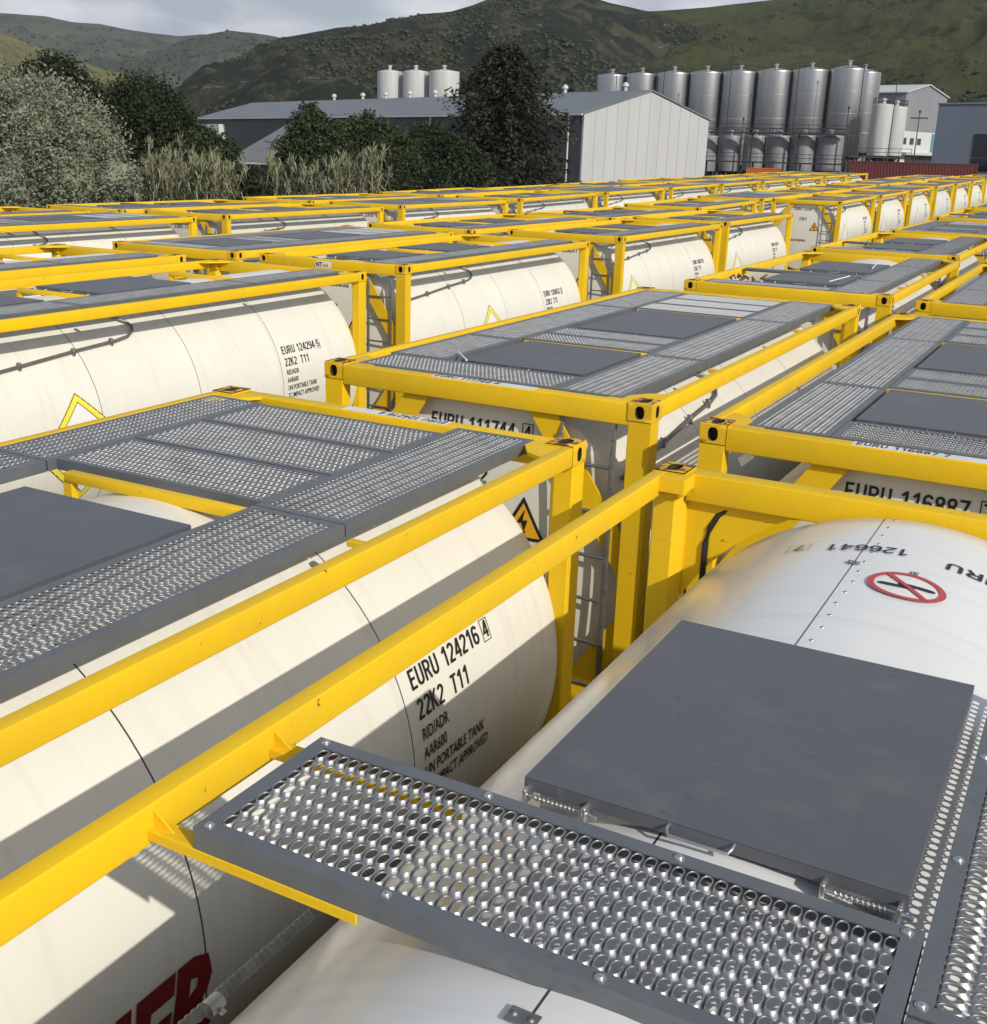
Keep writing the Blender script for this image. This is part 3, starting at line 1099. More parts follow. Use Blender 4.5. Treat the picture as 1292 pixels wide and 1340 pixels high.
def sticker(root, x0, x1, y0, y1, z, vertical=False):
    bm = bmesh.new()
    if vertical: box(bm, x0, x1, y0-0.0015, y0, y1, z)
    else: box(bm, x0, x1, y0, y1, z, z+0.0015)
    return mesh_obj('sticker', bm_mesh('sticker', bm, None), M_stick, root)

zt = H-0.012
s = sticker(cA, 0.92, 1.62, 5.955, 6.045, zt)
flat_letters(cA, 'EURU 124216 4', 0.088, 0.96, 1.605, 6.030, zt+0.003, True)
s = sticker(cC, 0.86, 1.62, 0.018, 0.108, zt)
flat_letters(cC, 'EURU 111744 4', 0.088, 1.04, 0.88, 0.034, zt+0.003)
s = sticker(cD, 0.84, 1.62, 0.018, 0.108, zt)
flat_letters(cD, 'EURU 116887 7', 0.088, 1.04, 0.86, 0.034, zt+0.003)
s = sticker(cG, 0.98, 1.24, 0.0055, H-0.125, H-0.035, True)
flat_letters(cG, 'NT', 0.085, 0.9, 0.985, 0.0025, H-0.110, m=M_black, vertical=True, bold=0.003)
flat_letters(cG, 'tank', 0.070, 0.75, 1.10, 0.0025, H-0.108, m=M_redring, vertical=True, bold=0.001)

# the white tank's lettering, sign, rivets
tankB = [c for c in cB.children if c.name.startswith('tank')][0]
letter('serial_lettering', ST('EURU', 0.082, 1.35, 0.13), on_top, M_black, tankB, 1.665, 5.44)
letter('serial_lettering', ST('126641', 0.082, 1.10, 0.13), on_top, M_black, tankB, 1.250, 5.465)
letter('serial_lettering', ST('7', 0.070, 1.25, 0.12), on_top, M_black, tankB, 0.845, 5.487)
letter('check_digit_box', outline_mesh([(0, 0), (0.09, 0), (0.09, 0.088), (0, 0.088)], 0.0025, 3), on_top, M_black, tankB, 0.858, 5.497)
def ring_mesh(r0, r1, n=48):
    v, f = [], []
    for i in range(n):
        a = 2*PI*i/n
        v += [(r0*math.cos(a), r0*math.sin(a), 0), (r1*math.cos(a), r1*math.sin(a), 0)]
    for i in range(n): f.append((2*i, 2*i+1, (2*i+3) % (2*n), (2*i+2) % (2*n)))
    return py_mesh('ring', v, f)
def bar_mesh(p, q, wd, n=8, rnd=True):
    p, q = Vector(p), Vector(q)
    d = (q-p).normalized()
    nn = Vector((-d.y, d.x))
    v, f = [], []
    ts = [0, .06, .14]+[.14+.72*i/n for i in range(1, n)]+[.86, .94, 1]
    for t in ts:
        ww = wd/2*(math.sqrt(max(0.05, 1-((0.14-min(t, 1-t))/0.14)**2)) if rnd and min(t, 1-t) < .14 else 1)
        c = p+(q-p)*t
        v += [(c.x+nn.x*ww, c.y+nn.y*ww, 0), (c.x-nn.x*ww, c.y-nn.y*ww, 0)]
    for i in range(len(ts)-1): f.append((2*i, 2*i+1, 2*i+3, 2*i+2))
    return py_mesh('bar', v, f)
def up(o, dz):
    for v in o.data.vertices: v.co.z += dz
    return o
SX, SY = 1.298, 5.04
sg = letter('prohibition_sign', ring_mesh(0.0, 0.136), on_top, M_pl, tankB, SX, SY)
up(letter('sign_symbol', bar_mesh((0.100, 0.014), (-0.03, 0.014), 0.026), on_top, M_black, sg, SX, SY), 0.0015)
up(letter('sign_symbol', bar_mesh((-0.100, -0.014), (0.03, -0.014), 0.026), on_top, M_black, sg, SX, SY), 0.0015)
up(letter('sign_symbol', bar_mesh((-0.026, 0.012), (0.026, -0.012), 0.030, rnd=False), on_top, M_black, sg, SX, SY), 0.0018)
up(letter('sign_ring', ring_mesh(0.114, 0.138), on_top, M_redring, sg, SX, SY), 0.003)
up(letter('sign_bar', bar_mesh((-0.080, 0.095), (0.080, -0.095), 0.020, rnd=False), on_top, M_redring, sg, SX, SY), 0.004)
def rivets():
    bm = bmesh.new()
    for i in range(46):
        y = 0.25+i*0.125
        X = 1.115+0.004*math.sin(i*1.7)
        z = TZC+math.sqrt(TR*TR-(X-TXC)**2)-0.0005
        lathe(bm, [(0.0075, 0), (0.0062, 0.0028), (0.003, 0.0042), (0.0005, 0.0045)], (X, y, z), 10)
    return bm_mesh('rivets', bm, 0.9)
mesh_obj('seam_rivets', rivets(), M_bolt, tankB)
def clips():
    bm = bmesh.new()
    for x, y, w_ in ((1.075, 5.22, 0.045), (1.30, 5.20, 0.03), (1.065, 2.40, 0.06)):
        z = TZC+math.sqrt(TR*TR-(x-TXC)**2)
        box(bm, x-w_/2, x+w_/2, y-0.02, y+0.02, z, z+0.004, 0.001, 1)
        for s in (-1, 1): lathe(bm, [(0.007, 0), (0.005, 0.004), (0.0005, 0.006)], (x+s*w_*0.28, y, z+0.004), 8)
    return bm_mesh('seam_clips', bm, 0.7)
mesh_obj('seam_clips', clips(), M_pipe, tankB)
def armB(y, flip):
    """angle iron carrying the cross plank, with a gusset at the rail"""
    bm = bmesh.new()
    box(bm, 0.066, 0.640, y-0.018, y+0.030, H-0.071, H-0.066, 0.0015, 1)
    box(bm, 0.066, 0.640, y-0.023, y-0.018, H-0.093, H-0.066, 0.0015, 1)
    prism(bm, [(0.066, H-0.022), (0.066, H-0.066), (0.125, H-0.066)], 'y', y-0.003, y+0.003)
    return bm_mesh('walkway_arm', bm, 0.5)
for y in (2.512, 2.945): mesh_obj('walkway_arm', armB(y, 0), M_yel, cB)
def saddle(mir):
    bm = bmesh.new()
    pts = [(0.155, H-0.14), (0.93, H-0.14)]
    for i in range(11):
        x = 0.86-(0.86-0.155)*i/10
        pts.append((x, TZC+math.sqrt(1.215**2-(x-TXC)**2)))
    prism(bm, pts, 'y', 6.058-0.075, 6.058-0.062)
    me = bm_mesh('saddle_plate', bm, 0.5)
    return mirrored(me, 1, 0, 0) if mir else me
for k in (0, 1): mesh_obj('saddle_plate', saddle(k), M_yel, cB)
def clamp():
    bm = bmesh.new()
    tube(bm, [(0.178, 2.53, H-0.546), (0.178, 2.575, H-0.546)], 0.0215, 14)
    box(bm, 0.196, 0.214, 2.543, 2.562, H-0.556, H-0.550, 0.002, 1)
    lathe(bm, [(0.005, 0), (0.005, 0.005), (0.001, 0.007)], (0.207, 2.552, H-0.550), 10)
    return bm_mesh('hose_clamp', bm, 0.7)
mesh_obj('hose_clamp', clamp(), M_bolt, cB)
def blackhose():
    bm = bmesh.new()
    tube(bm, [(0.36, 6.00, H-0.17), (0.31, 5.99, H-0.21), (0.275, 5.985, H-0.28), (0.262, 5.98, H-0.36), (0.262, 5.98, H-0.6)], 0.016, 10)
    return bm_mesh('black_hose', bm, 2)
mesh_obj('black_hose', blackhose(), M_rub, cB)
def white_rod(root, p, q):
    bm = bmesh.new()
    tube(bm, [p, q], 0.007, 8)
    mesh_obj('dip_tube', bm_mesh('dip_tube', bm, 1), M_pl, root)
white_rod(cC, (0.80, 0.61, H+0.006), (0.59, 0.85, H+0.012))
white_rod(cE, (1.62, 3.2, H+0.015), (1.60, 3.75, H+0.08))
white_rod(cE, (1.52, 1.0, H+0.012), (1.66, 1.5, H+0.05))
def rusty():
    bm = bmesh.new()
    rr = random.Random(3)
    for i in range(13):
        y = 1.55+rr.uniform(-.25, .25); x = rr.uniform(0.12, 0.62)
        tube(bm, [(x, y, H-0.09), (x+rr.uniform(-.08, .08), y+rr.uniform(-.08, .08), H-0.06+rr.uniform(-.03, .02)), (x+rr.uniform(-.1, .1), y+rr.uniform(-.1, .1), H-0.09)], 0.012, 6)
    return bm_mesh('rusty_fittings', bm, 1)
mesh_obj('rusty_fittings', rusty(), M_rust, cE)

# ------------------------------------------------------------------ every other container: copies, each placed on its own
ORD = ['first', 'second', 'third', 'fourth', 'fifth', 'sixth', 'seventh', 'eighth', 'ninth', 'tenth', 'eleventh', 'twelfth', 'thirteenth']
protoF = container('F', 1, 'EURU 133307', '1', 'x', GRP, dia=1.2)
protoC = container('C', 1, 'EURU 124107', '6', 'x', GRP, dia=2.4)
protoE = container('E', 1, 'EURU 126604', '9', 'x', GRP)
protoD = container('D', 1, 'EURU 118802', '5', 'x', GRP)
used = set()
def put(proto, x, y, label, rz=0.0, dz=0.0):
    r = proto if proto.name not in used else copy_tree(proto)
    used.add(proto.name)
    r['label'] = label
    yc = y+3.03
    z = rise(y)+dz
    place(r, x, y, z, R(rz), math.atan(SL) if y > 24 else 0.0)
    if len(used)+len(label) and rq.random() < 0.35:
        for c in r.children:
            if c.name.split('.')[0] == 'tank':
                c.material_slots[0].link = 'OBJECT'
                c.material_slots[0].material = M_grey
    return r
rq = random.Random(11)
# row that carries the containers numbered 124294 / NT tank
put(protoF, -5.96, 20.629, 'tank container two behind the NT tank sticker one, last before the gap', 0.2)
# same row after the gap
labJ = ['tank container showing its whole white end with warning triangle and red name']
for k in range(8):
    x = -6.40 + (0.02*k if k < 4 else 0.08)
    p = protoF if k % 3 != 2 else protoC
    if k == 0: put(p, -6.42, 34.9, labJ[0])
    else: put(p, x, 34.9+7.0*k, 'tank container standing %s behind the one with the whole white end showing' % ORD[k-1], rq.uniform(-.2, .2), rq.uniform(-.02, .02))
# behind the row of the middle container
for k in range(6):
    put(protoE if k % 2 == 0 else protoC, [-0.08, 0.02, -0.03, 0.05, 0.0, 0.02][k], 14.30+7.0*k, 'tank container %s in line behind the one with rusty orange fittings' % ORD[k], rq.uniform(-.15, .15), -0.02)
put(protoD, 2.848, 6.896, 'tank container at the right edge, directly behind the one numbered 116887')
put(protoD, 2.80, 13.95, 'tank container second behind number 116887, only its corner in frame', 0.1)
# second row from the aisle
for k in range(12):
    y = [-0.80, 6.25, 13.03, 19.95, 27.3][k] if k < 5 else 34.6+7.0*(k-5)
    x = [-8.63, -8.62, -8.62, -8.62, -8.9][k] if k < 5 else -9.05
    put([protoF, protoC, protoF, protoE][k % 4], x, y, 'tank container %s from the front, one row left of the NT tank sticker row' % ORD[k], rq.uniform(-.15, .15), rq.uniform(-.02, .01))
# row beyond the far aisle and the one beside the trees
for k in range(11):
    put([protoC, protoF][k % 2], -14.60+(-0.02*k), 5.9+7.0*k, 'tank container %s from the left, flank facing the far aisle' % ORD[k], rq.uniform(-.12, .12), rq.uniform(-.02, .02))
for k in range(11):
    put([protoF, protoE][k % 2], -17.40+(-0.02*k), 5.6+7.0*k, 'tank container %s from the left in the hindmost row beside the trees' % ORD[k], rq.uniform(-.12, .12), rq.uniform(-.03, .03))

# ------------------------------------------------------------------ ground
M_ground = mat('yard_asphalt', (0.060, 0.058, 0.054), 0.9, 0, (0.095, 0.090, 0.080), 0.35, 0.35, 0.7, 0.3, 14)
def ground():
    v, f = [], []
    xs = [-4000, -1500, -600]+[-300+12*i for i in range(36)]+[300, 700, 4000]
    ys = [-2000, -300, -60, -30, 0, 24]+[24+12*i for i in range(1, 32)]+[420, 600, 1000, 4000]
    for y in ys:
        for x in xs: v.append((x, y, rise(y)-0.03 if y < 400 else rise(400)-0.03))
    n = len(xs)
    for j in range(len(ys)-1):
        for i in range(n-1): f.append((j*n+i, j*n+i+1, (j+1)*n+i+1, (j+1)*n+i))
    o = mesh_obj('ground', py_mesh('ground', v, f), M_ground)
    tag(o, kind='structure')
ground()
def gz(x, y): return rise(y)-0.03

# ------------------------------------------------------------------ hills
def hill_mat(name, grass, grass2, scrub, rock, scrub_lo, scrub_hi, rocks=0.66, sc_=0.012):
    m = bpy.data.materials.new(name)
    m.use_nodes = True
    t = m.node_tree
    b = t.nodes['Principled BSDF']
    b.inputs['Roughness'].default_value = 0.95
    b.inputs['Specular IOR Level'].default_value = 0.1
    g = t.nodes.new('ShaderNodeNewGeometry')
    def noi(scale, det, rough=0.6, dist=0.0, stretch=None):
        n = t.nodes.new('ShaderNodeTexNoise')
        n.inputs['Scale'].default_value = scale
        n.inputs['Detail'].default_value = det
        n.inputs['Roughness'].default_value = rough
        n.inputs['Distortion'].default_value = dist
        if stretch:
            mp_ = t.nodes.new('ShaderNodeMapping')
            mp_.inputs['Scale'].default_value = stretch
            t.links.new(g.outputs['Position'], mp_.inputs[0])
            t.links.new(mp_.outputs[0], n.inputs['Vector'])
        else: t.links.new(g.outputs['Position'], n.inputs['Vector'])
        return n.outputs['Fac']
    def ramp(s, lo, hi):
        r = t.nodes.new('ShaderNodeValToRGB')
        r.color_ramp.elements[0].position = lo
        r.color_ramp.elements[1].position = hi
        t.links.new(s, r.inputs['Fac'])
        return r.outputs['Color']
    def mix(f, a, b_):
        q = t.nodes.new('ShaderNodeMixRGB')
        t.links.new(f, q.inputs['Fac'])
        for i, c in ((1, a), (2, b_)):
            if isinstance(c, tuple): q.inputs[i].default_value = (*c, 1)
            else: t.links.new(c, q.inputs[i])
        return q.outputs[0]
    c = mix(ramp(noi(sc_*0.9, 8, 0.65), 0.4, 0.62), grass, grass2)
    c = mix(ramp(noi(sc_*4.0, 10, 0.72, 0.6), scrub_lo, scrub_hi), c, scrub)
    c = mix(ramp(noi(sc_*26, 6, 0.7), 0.60, 0.66), c, tuple(0.45*q for q in scrub))
    c = mix(ramp(noi(sc_*9.0, 9, 0.75, 0.4, (1, 1, 2.6)), rocks, rocks+0.04), c, rock)
    t.links.new(c, b.inputs['Base Color'])
    bp = t.nodes.new('ShaderNodeBump')
    bp.inputs['Strength'].default_value = 0.9
    bp.inputs['Distance'].default_value = 5.0
    t.links.new(noi(sc_*12, 9, 0.75), bp.inputs['Height'])
    t.links.new(bp.outputs[0], b.inputs['Normal'])
    return m
M_hmain = hill_mat('hill_scrub', (0.096, 0.102, 0.058), (0.066, 0.071, 0.046), (0.030, 0.037, 0.027), (0.205, 0.191, 0.158), 0.42, 0.50, 0.60)
M_hright = hill_mat('hill_grass', (0.094, 0.107, 0.040), (0.067, 0.077, 0.035), (0.034, 0.044, 0.023), (0.294, 0.281, 0.205), 0.54, 0.62, 0.66)
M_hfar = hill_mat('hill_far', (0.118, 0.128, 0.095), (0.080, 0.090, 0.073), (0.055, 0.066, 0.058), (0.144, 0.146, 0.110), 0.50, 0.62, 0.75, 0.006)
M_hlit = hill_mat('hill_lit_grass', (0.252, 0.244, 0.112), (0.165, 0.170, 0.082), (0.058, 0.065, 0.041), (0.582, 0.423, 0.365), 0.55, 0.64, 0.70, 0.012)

def interp(pts, u):
    if u <= pts[0][0]: return pts[0][1]
    for (a, b), (c, d) in zip(pts, pts[1:]):
        if u <= c: return b+(d-b)*(u-a)/(c-a)
    return pts[-1][1]

def hill(name, sky_pts, D, depth, base_z, m, amp=10, seed=0, back=0.7, nu=230, nr=64, freq=1.0, fall=300):
    """ridge whose crest, D metres off, follows the surveyed skyline; the slope runs down towards the yard"""
    u0, u1 = sky_pts[0][0], sky_pts[-1][0]
    v, f = [], []
    for i in range(nu+1):
        u = u0+(u1-u0)*i/nu
        crest = at(u, interp(sky_pts, u), 1.0)-CAM
        d = Vector((crest.x, crest.y, 0))
        k = d.length
        d.normalize()
        slope = crest.z/k
        for j in range(nr+1):
            t = j/nr
            if t <= 0.8:
                s = t/0.8
                r = D-depth*(1-s)
                # crest distance wanders a little
                r += 0.08*depth*noise.noise(Vector((u*0.004, seed, 0)))
                hc = CAM.z+slope*(D+0.08*depth*noise.noise(Vector((u*0.004, seed, 0))))
                z = base_z+(hc-base_z)*(s**0.9*(0.72+0.28*s))
                env = math.sin(PI*min(1, s))**0.7
                p = Vector((d.x*r, d.y*r, 0))*0.010*freq
                q = 0
                a = 1
                for o_ in range(5):
                    q += a*(1-abs(noise.noise(p*(2**o_)+Vector((seed*7.3, 0, seed)))*2))-a*0.55
                    a *= 0.52
                z += amp*env*q
            else:
                s = (t-0.8)/0.2
                r = D+0.08*depth*noise.noise(Vector((u*0.004, seed, 0)))+fall*s
                hc = CAM.z+slope*(D+0.08*depth*noise.noise(Vector((u*0.004, seed, 0))))
                z = hc-(hc-base_z)*back*s**1.3
            v.append((CAM.x+d.x*r, CAM.y+d.y*r, z))
    n = nr+1
    for i in range(nu):
        for j in range(nr): f.append((i*n+j, (i+1)*n+j, (i+1)*n+j+1, i*n+j+1))
    o = mesh_obj(name, py_mesh(name, v, f, 4), m)
    tag(o, kind='structure')
    return o
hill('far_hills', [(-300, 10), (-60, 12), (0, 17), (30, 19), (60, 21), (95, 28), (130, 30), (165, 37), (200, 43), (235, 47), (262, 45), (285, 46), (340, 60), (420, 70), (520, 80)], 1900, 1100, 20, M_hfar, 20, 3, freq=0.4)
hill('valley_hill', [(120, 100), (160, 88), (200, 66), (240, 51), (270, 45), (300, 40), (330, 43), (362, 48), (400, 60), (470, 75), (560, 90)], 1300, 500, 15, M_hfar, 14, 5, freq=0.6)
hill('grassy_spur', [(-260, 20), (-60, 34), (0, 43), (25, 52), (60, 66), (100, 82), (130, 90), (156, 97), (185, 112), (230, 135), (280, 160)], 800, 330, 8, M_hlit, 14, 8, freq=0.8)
hill('scrub_hill', [(90, 185), (150, 160), (200, 130), (250, 102), (300, 80), (340, 62), (370, 50), (400, 44), (440, 36), (470, 34), (500, 31), (530, 24), (550, 19), (590, 15), (620, 6), (650, -6), (700, -14), (760, -10), (800, 3), (846, 14), (900, 30), (960, 50), (1040, 80), (1100, 100)], 620, 330, 6, M_hmain, 13, 1, nu=300)
hill('grassy_hill', [(700, 60), (760, 34), (800, 24), (846, 15), (881, 13), (926, 9), (960, 5), (1011, 0), (1060, -8), (1150, -25), (1292, -50), (1500, -80)], 720, 380, 8, M_hright, 12, 2, nu=260)

# ------------------------------------------------------------------ buildings
def sheet_mat(name, c, c2, rough=0.5, metal=0.0, rib=None, ribdir='X', streak=True):
    m = mat(name, c, rough, metal, c2, 0.25, 0.35, 0.75, stretch=(1.2, 1.2, 0.12) if streak else None)
    if rib:
        t = m.node_tree
        b = t.nodes['Principled BSDF']
        tcn = t.nodes.new('ShaderNodeTexCoord')
        wv = t.nodes.new('ShaderNodeTexWave')
        wv.bands_direction = ribdir
        wv.inputs['Scale'].default_value = rib
        bp = t.nodes.new('ShaderNodeBump')
        bp.inputs['Distance'].default_value = 0.05
        bp.inputs['Strength'].default_value = 0.8
        t.links.new(tcn.outputs['Object'], wv.inputs['Vector'])
        t.links.new(wv.outputs['Fac'], bp.inputs['Height'])
        t.links.new(bp.outputs[0], b.inputs['Normal'])
    return m
M_gable = sheet_mat('pale_wall_sheet', (0.50, 0.505, 0.505), (0.43, 0.435, 0.435), 0.6)
M_joint = mat('joint_strip', (0.42, 0.425, 0.425), 0.6)
M_dkwall = sheet_mat('dark_wall_sheet', (0.062, 0.066, 0.072), (0.050, 0.053, 0.058), 0.6)
M_roof = sheet_mat('grey_roof_sheet', (0.19, 0.215, 0.24), (0.15, 0.17, 0.19), 0.45, 0.1, 3.0, 'X', False)
M_roofl = sheet_mat('pale_roof_sheet', (0.15, 0.16, 0.17), (0.11, 0.12, 0.13), 0.5, 0.1, 1.6, 'X', False)
M_whitew = sheet_mat('white_wall', (0.62, 0.63, 0.62), (0.52, 0.53, 0.52), 0.6)
M_stl2w = sheet_mat('grey_wall_sheet', (0.25, 0.26, 0.275), (0.21, 0.22, 0.235), 0.6)
M_bluegrey = sheet_mat('blue_grey_wall', (0.17, 0.20, 0.25), (0.15, 0.175, 0.22), 0.5)
M_win = mat('dark_glass', (0.010, 0.014, 0.022), 0.15)
M_blue = mat('blue_panel', (0.10, 0.27, 0.40), 0.5)
M_redc = sheet_mat('red_container_sheet', (0.115, 0.018, 0.017), (0.075, 0.014, 0.014), 0.55)
M_stl = mat('stainless_sheet', (0.46, 0.47, 0.48), 0.40, 0.90, (0.40, 0.41, 0.42), 0.6, 0.35, 0.7, stretch=(3, 3, 0.15))
M_stl2 = mat('dull_stainless', (0.36, 0.37, 0.38), 0.60, 0.55, (0.27, 0.28, 0.29), 0.6, 0.35, 0.7, stretch=(3, 3, 0.15))
M_silo = mat('white_silo_sheet', (0.56, 0.57, 0.56), 0.5, 0.0, (0.46, 0.47, 0.46), 0.4, 0.35, 0.7, stretch=(3, 3, 0.2))
M_dark = mat('dark_steel', (0.028, 0.030, 0.033), 0.6)
M_or = mat('orange_paint', (0.50, 0.12, 0.02), 0.55)
M_wood = mat('pole_timber', (0.10, 0.085, 0.07), 0.8)

def frame_axes(o, ax):
    """matrix with origin o, local x along ax (horizontal)"""
    ax = Vector((ax[0], ax[1], 0)).normalized()
    ay = Vector((-ax.y, ax.x, 0))
    return Matrix(((ax.x, ay.x, 0, o[0]), (ax.y, ay.y, 0, o[1]), (0, 0, 1, o[2]), (0, 0, 0, 1)))

def placed(root, o, ax): root.matrix_world = frame_axes(o, ax); return root

# long warehouse: local x runs back along the ridge from the pale gable, local y across the gable
EL = at(765, 148, 120); ER = at(928, 157, 132)
gd = Vector((ER.x-EL.x, ER.y-EL.y, 0)).normalized()
back = Vector((-gd.y, gd.x, 0))
if back.x > 0: back = -back
g0 = gz(EL.x, EL.y)
wh = empty('warehouse', (0, 0, 0), 0, 'long low warehouse with grey roof and pale sheet gable end facing the yard', 'warehouse')
# local x = back, local y must be a right-handed partner
placed(wh, (EL.x, EL.y, g0), back)
side = -1 if Vector((-back.y, back.x, 0)).dot(gd) < 0 else 1
WD = (ER-EL).xy.length; EH = EL.z-g0; RH = at(855, 120, 126).z-g0; LN = 92.0
def Y(y): return side*y
bm = bmesh.new()
prism(bm, [(Y(0), 0), (Y(WD), 0), (Y(WD), EH), (Y(WD/2), RH-0.05), (Y(0), EH)], 'x', 0.0, 0.25)
mesh_obj('gable_wall', bm_mesh('gable_wall', bm, None), M_gable, wh)
bm = bmesh.new()
for i in range(1, 12):
    y = WD*i/12
    hh = EH+(RH-EH)*(1-abs(y-WD/2)/(WD/2))
    box(bm, -0.03, -0.002, min(Y(y-.04), Y(y+.04)), max(Y(y-.04), Y(y+.04)), 0.1, hh-0.15)
mesh_obj('wall_joints', bm_mesh('wall_joints', bm, None), M_joint, wh)
bm = bmesh.new()
box(bm, 0.25, LN, min(Y(0.0), Y(0.25)), max(Y(0), Y(0.25)), 0, EH-0.05)
box(bm, 0.25, LN, min(Y(WD-.25), Y(WD)), max(Y(WD-.25), Y(WD)), 0, EH-0.05)
box(bm, LN, LN+0.25, min(Y(0), Y(WD)), max(Y(0), Y(WD)), 0, EH)
mesh_obj('side_wall', bm_mesh('side_wall', bm, None), M_dkwall, wh)
bm = bmesh.new()
for a, b in (((-0.35), WD/2), (WD+0.35, WD/2)):
    prism(bm, [(Y(a), EH-0.10), (Y(b), RH), (Y(b), RH+0.15), (Y(a), EH+0.05)], 'x', -0.18, LN+0.4)
mesh_obj('roof', bm_mesh('roof', bm, None), M_roof, wh)
bm = bmesh.new()
box(bm, -0.2, LN, min(Y(-.55), Y(-.37)), max(Y(-.55), Y(-.37)), EH-0.25, EH-0.02, 0.02, 1)
mesh_obj('gutter', bm_mesh('gutter', bm, None), M_whitew, wh)
for x in (2.0, 27.0, 52.0):
    bm = bmesh.new()
    tube(bm, [(x, Y(-.35), 0.1), (x, Y(-.35), EH-0.2)], 0.09, 8)
    mesh_obj('downpipe', bm_mesh('downpipe', bm, 1), M_whitew, wh)
for x in (4, 14, 40, 46, 52, 58, 66):
    bm = bmesh.new()
    lathe(bm, [(0.22, 0), (0.22, 0.45), (0.38, 0.5), (0.36, 0.75), (0.12, 0.95)], (x, Y(WD/2), RH+0.1), 12)
    mesh_obj('roof_vent', bm_mesh('roof_vent', bm, 1), M_silo, wh)
for x, wd_, z0, z1, m_ in ((86, 6.5, 3.6, 6.2, M_whitew), (58, 6.0, 2.8, 5.4, M_whitew), (20, 3.0, 0, 3.8, M_stl2)):
    bm = bmesh.new()
    box(bm, x-wd_/2, x+wd_/2, min(Y(-1.2), Y(-0.02)), max(Y(-1.2), Y(-0.02)), z0, z1, 0.03, 1)
    mesh_obj('wall_box', bm_mesh('wall_box', bm, None), m_, wh)

def shed(name, label, cat, o, ax, wd_, dp, eh, rh, wall, roof, ridge='x', extra=None):
    """rectangular building; local x along its front; ridge along x or y"""
    r = empty(name, (0, 0, 0), 0, label, cat)
    placed(r, o, ax)
    bm = bmesh.new()
    if ridge == 'y': prism(bm, [(0, 0), (wd_, 0), (wd_, eh), (wd_/2, rh), (0, eh)], 'y', 0, dp)
    else: prism(bm, [(0, 0), (dp, 0), (dp, eh), (dp/2, rh), (0, eh)], 'x', 0, wd_)
    mesh_obj('wall', bm_mesh('wall', bm, None), wall, r)
    bm = bmesh.new()
    if ridge == 'y':
        for a in (-0.25, wd_+0.25): prism(bm, [(a, eh-0.03), (wd_/2, rh+0.06), (wd_/2, rh+0.2), (a, eh+0.11)], 'y', -0.2, dp+0.2)
    else:
        for a in (-0.25, dp+0.25): prism(bm, [(a, eh-0.03), (dp/2, rh+0.06), (dp/2, rh+0.2), (a, eh+0.11)], 'x', -0.2, wd_+0.2)
    mesh_obj('roof', bm_mesh('roof', bm, None), roof, r)
    return r
# small corrugated-roof shed in front of the warehouse
p = at(296, 211, 95)
q = at(400, 214, 91)
sh = empty('corrugated_shed', (0, 0, 0), 0, 'small shed with pale corrugated lean-to roof between the reed clumps', 'shed')
placed(sh, (p.x, p.y, gz(p.x, p.y)), (q-p).xy)
swd = (q-p).xy.length
eh = p.z-gz(p.x, p.y)
bm = bmesh.new()
box(bm, 0.15, swd-0.15, 0.3, 7.8, 0, eh-0.1)
mesh_obj('wall', bm_mesh('wall', bm, None), M_dkwall, sh)
bm = bmesh.new()
n = 44
lo, hi = [], []
for i in range(n*2+1):
    x = swd*i/(2*n)
    dz = 0.07 if i % 2 else -0.05
    lo.append(bm.verts.new((x, -0.2, eh+dz)))
    hi.append(bm.verts.new((x, 8.5, eh+3.3+dz)))
for i in range(n*2): bm.faces.new((lo[i], lo[i+1], hi[i+1], hi[i]))
mesh_obj('roof', bm_mesh('roof', bm, None), M_roofl, sh)
bm = bmesh.new()
box(bm, -0.05, swd+0.05, -0.36, -0.22, eh-0.16, eh-0.02, 0.02, 1)
mesh_obj('gutter', bm_mesh('gutter', bm, None), M_whitew, sh)

# pale building behind the right-hand tanks: gable to the right, ridge running back to the left
p = at(1187, 121, 190); q = at(1240, 129, 203)
b0 = gz(p.x, p.y)
ga = (q-p).xy.normalized()
bk = Vector((-ga.y, ga.x))
wq = (q-p).xy.length
eh = p.z-b0
rh = at(1216, 112, 196).z-b0
pb = empty('process_building', (0, 0, 0), 0, 'pale gabled building with white lower walls right of the steel tanks', 'building')
placed(pb, (p.x, p.y, b0), ga)
bm = bmesh.new(); prism(bm, [(0, eh*0.55), (wq, eh*0.55), (wq, eh), (wq/2, rh), (0, eh)], 'y', 0, 24)
mesh_obj('upper_wall', bm_mesh('upper_wall', bm, None), M_stl2w, pb)
bm = bmesh.new(); box(bm, 0.1, wq-0.1, 0.1, 23.9, 0, eh*0.55)
mesh_obj('white_wall', bm_mesh('white_wall', bm, None), M_whitew, pb)
bm = bmesh.new()
for a in (-0.3, wq+0.3): prism(bm, [(a, eh-0.05), (wq/2, rh+0.03), (wq/2, rh+0.2), (a, eh+0.13)], 'y', -0.3, 24.3)
mesh_obj('roof', bm_mesh('roof', bm, None), M_silo, pb)
bm = bmesh.new(); box(bm, wq-4.5, wq-0.6, -0.1, 0.08, eh*0.30, eh*0.53)
mesh_obj('blue_panel', bm_mesh('blue_panel', bm, None), M_blue, pb)
bm = bmesh.new(); box(bm, 0.2, wq-0.2, -1.2, 0.08, eh*0.25, eh*0.28)
mesh_obj('canopy', bm_mesh('canopy', bm, None), M_silo, pb)
for k in range(3):
    bm = bmesh.new(); box(bm, 1.0+k*3.2, 2.6+k*3.2, 0.03, 0.095, eh*0.38, eh*0.46)
    mesh_obj('window', bm_mesh('window', bm, None), M_win, pb)
bm = bmesh.new(); box(bm, 3.0, wq-2.0, 0.02, 0.095, 0.0, eh*0.24)
mesh_obj('doorway', bm_mesh('doorway', bm, None), M_dark, pb)
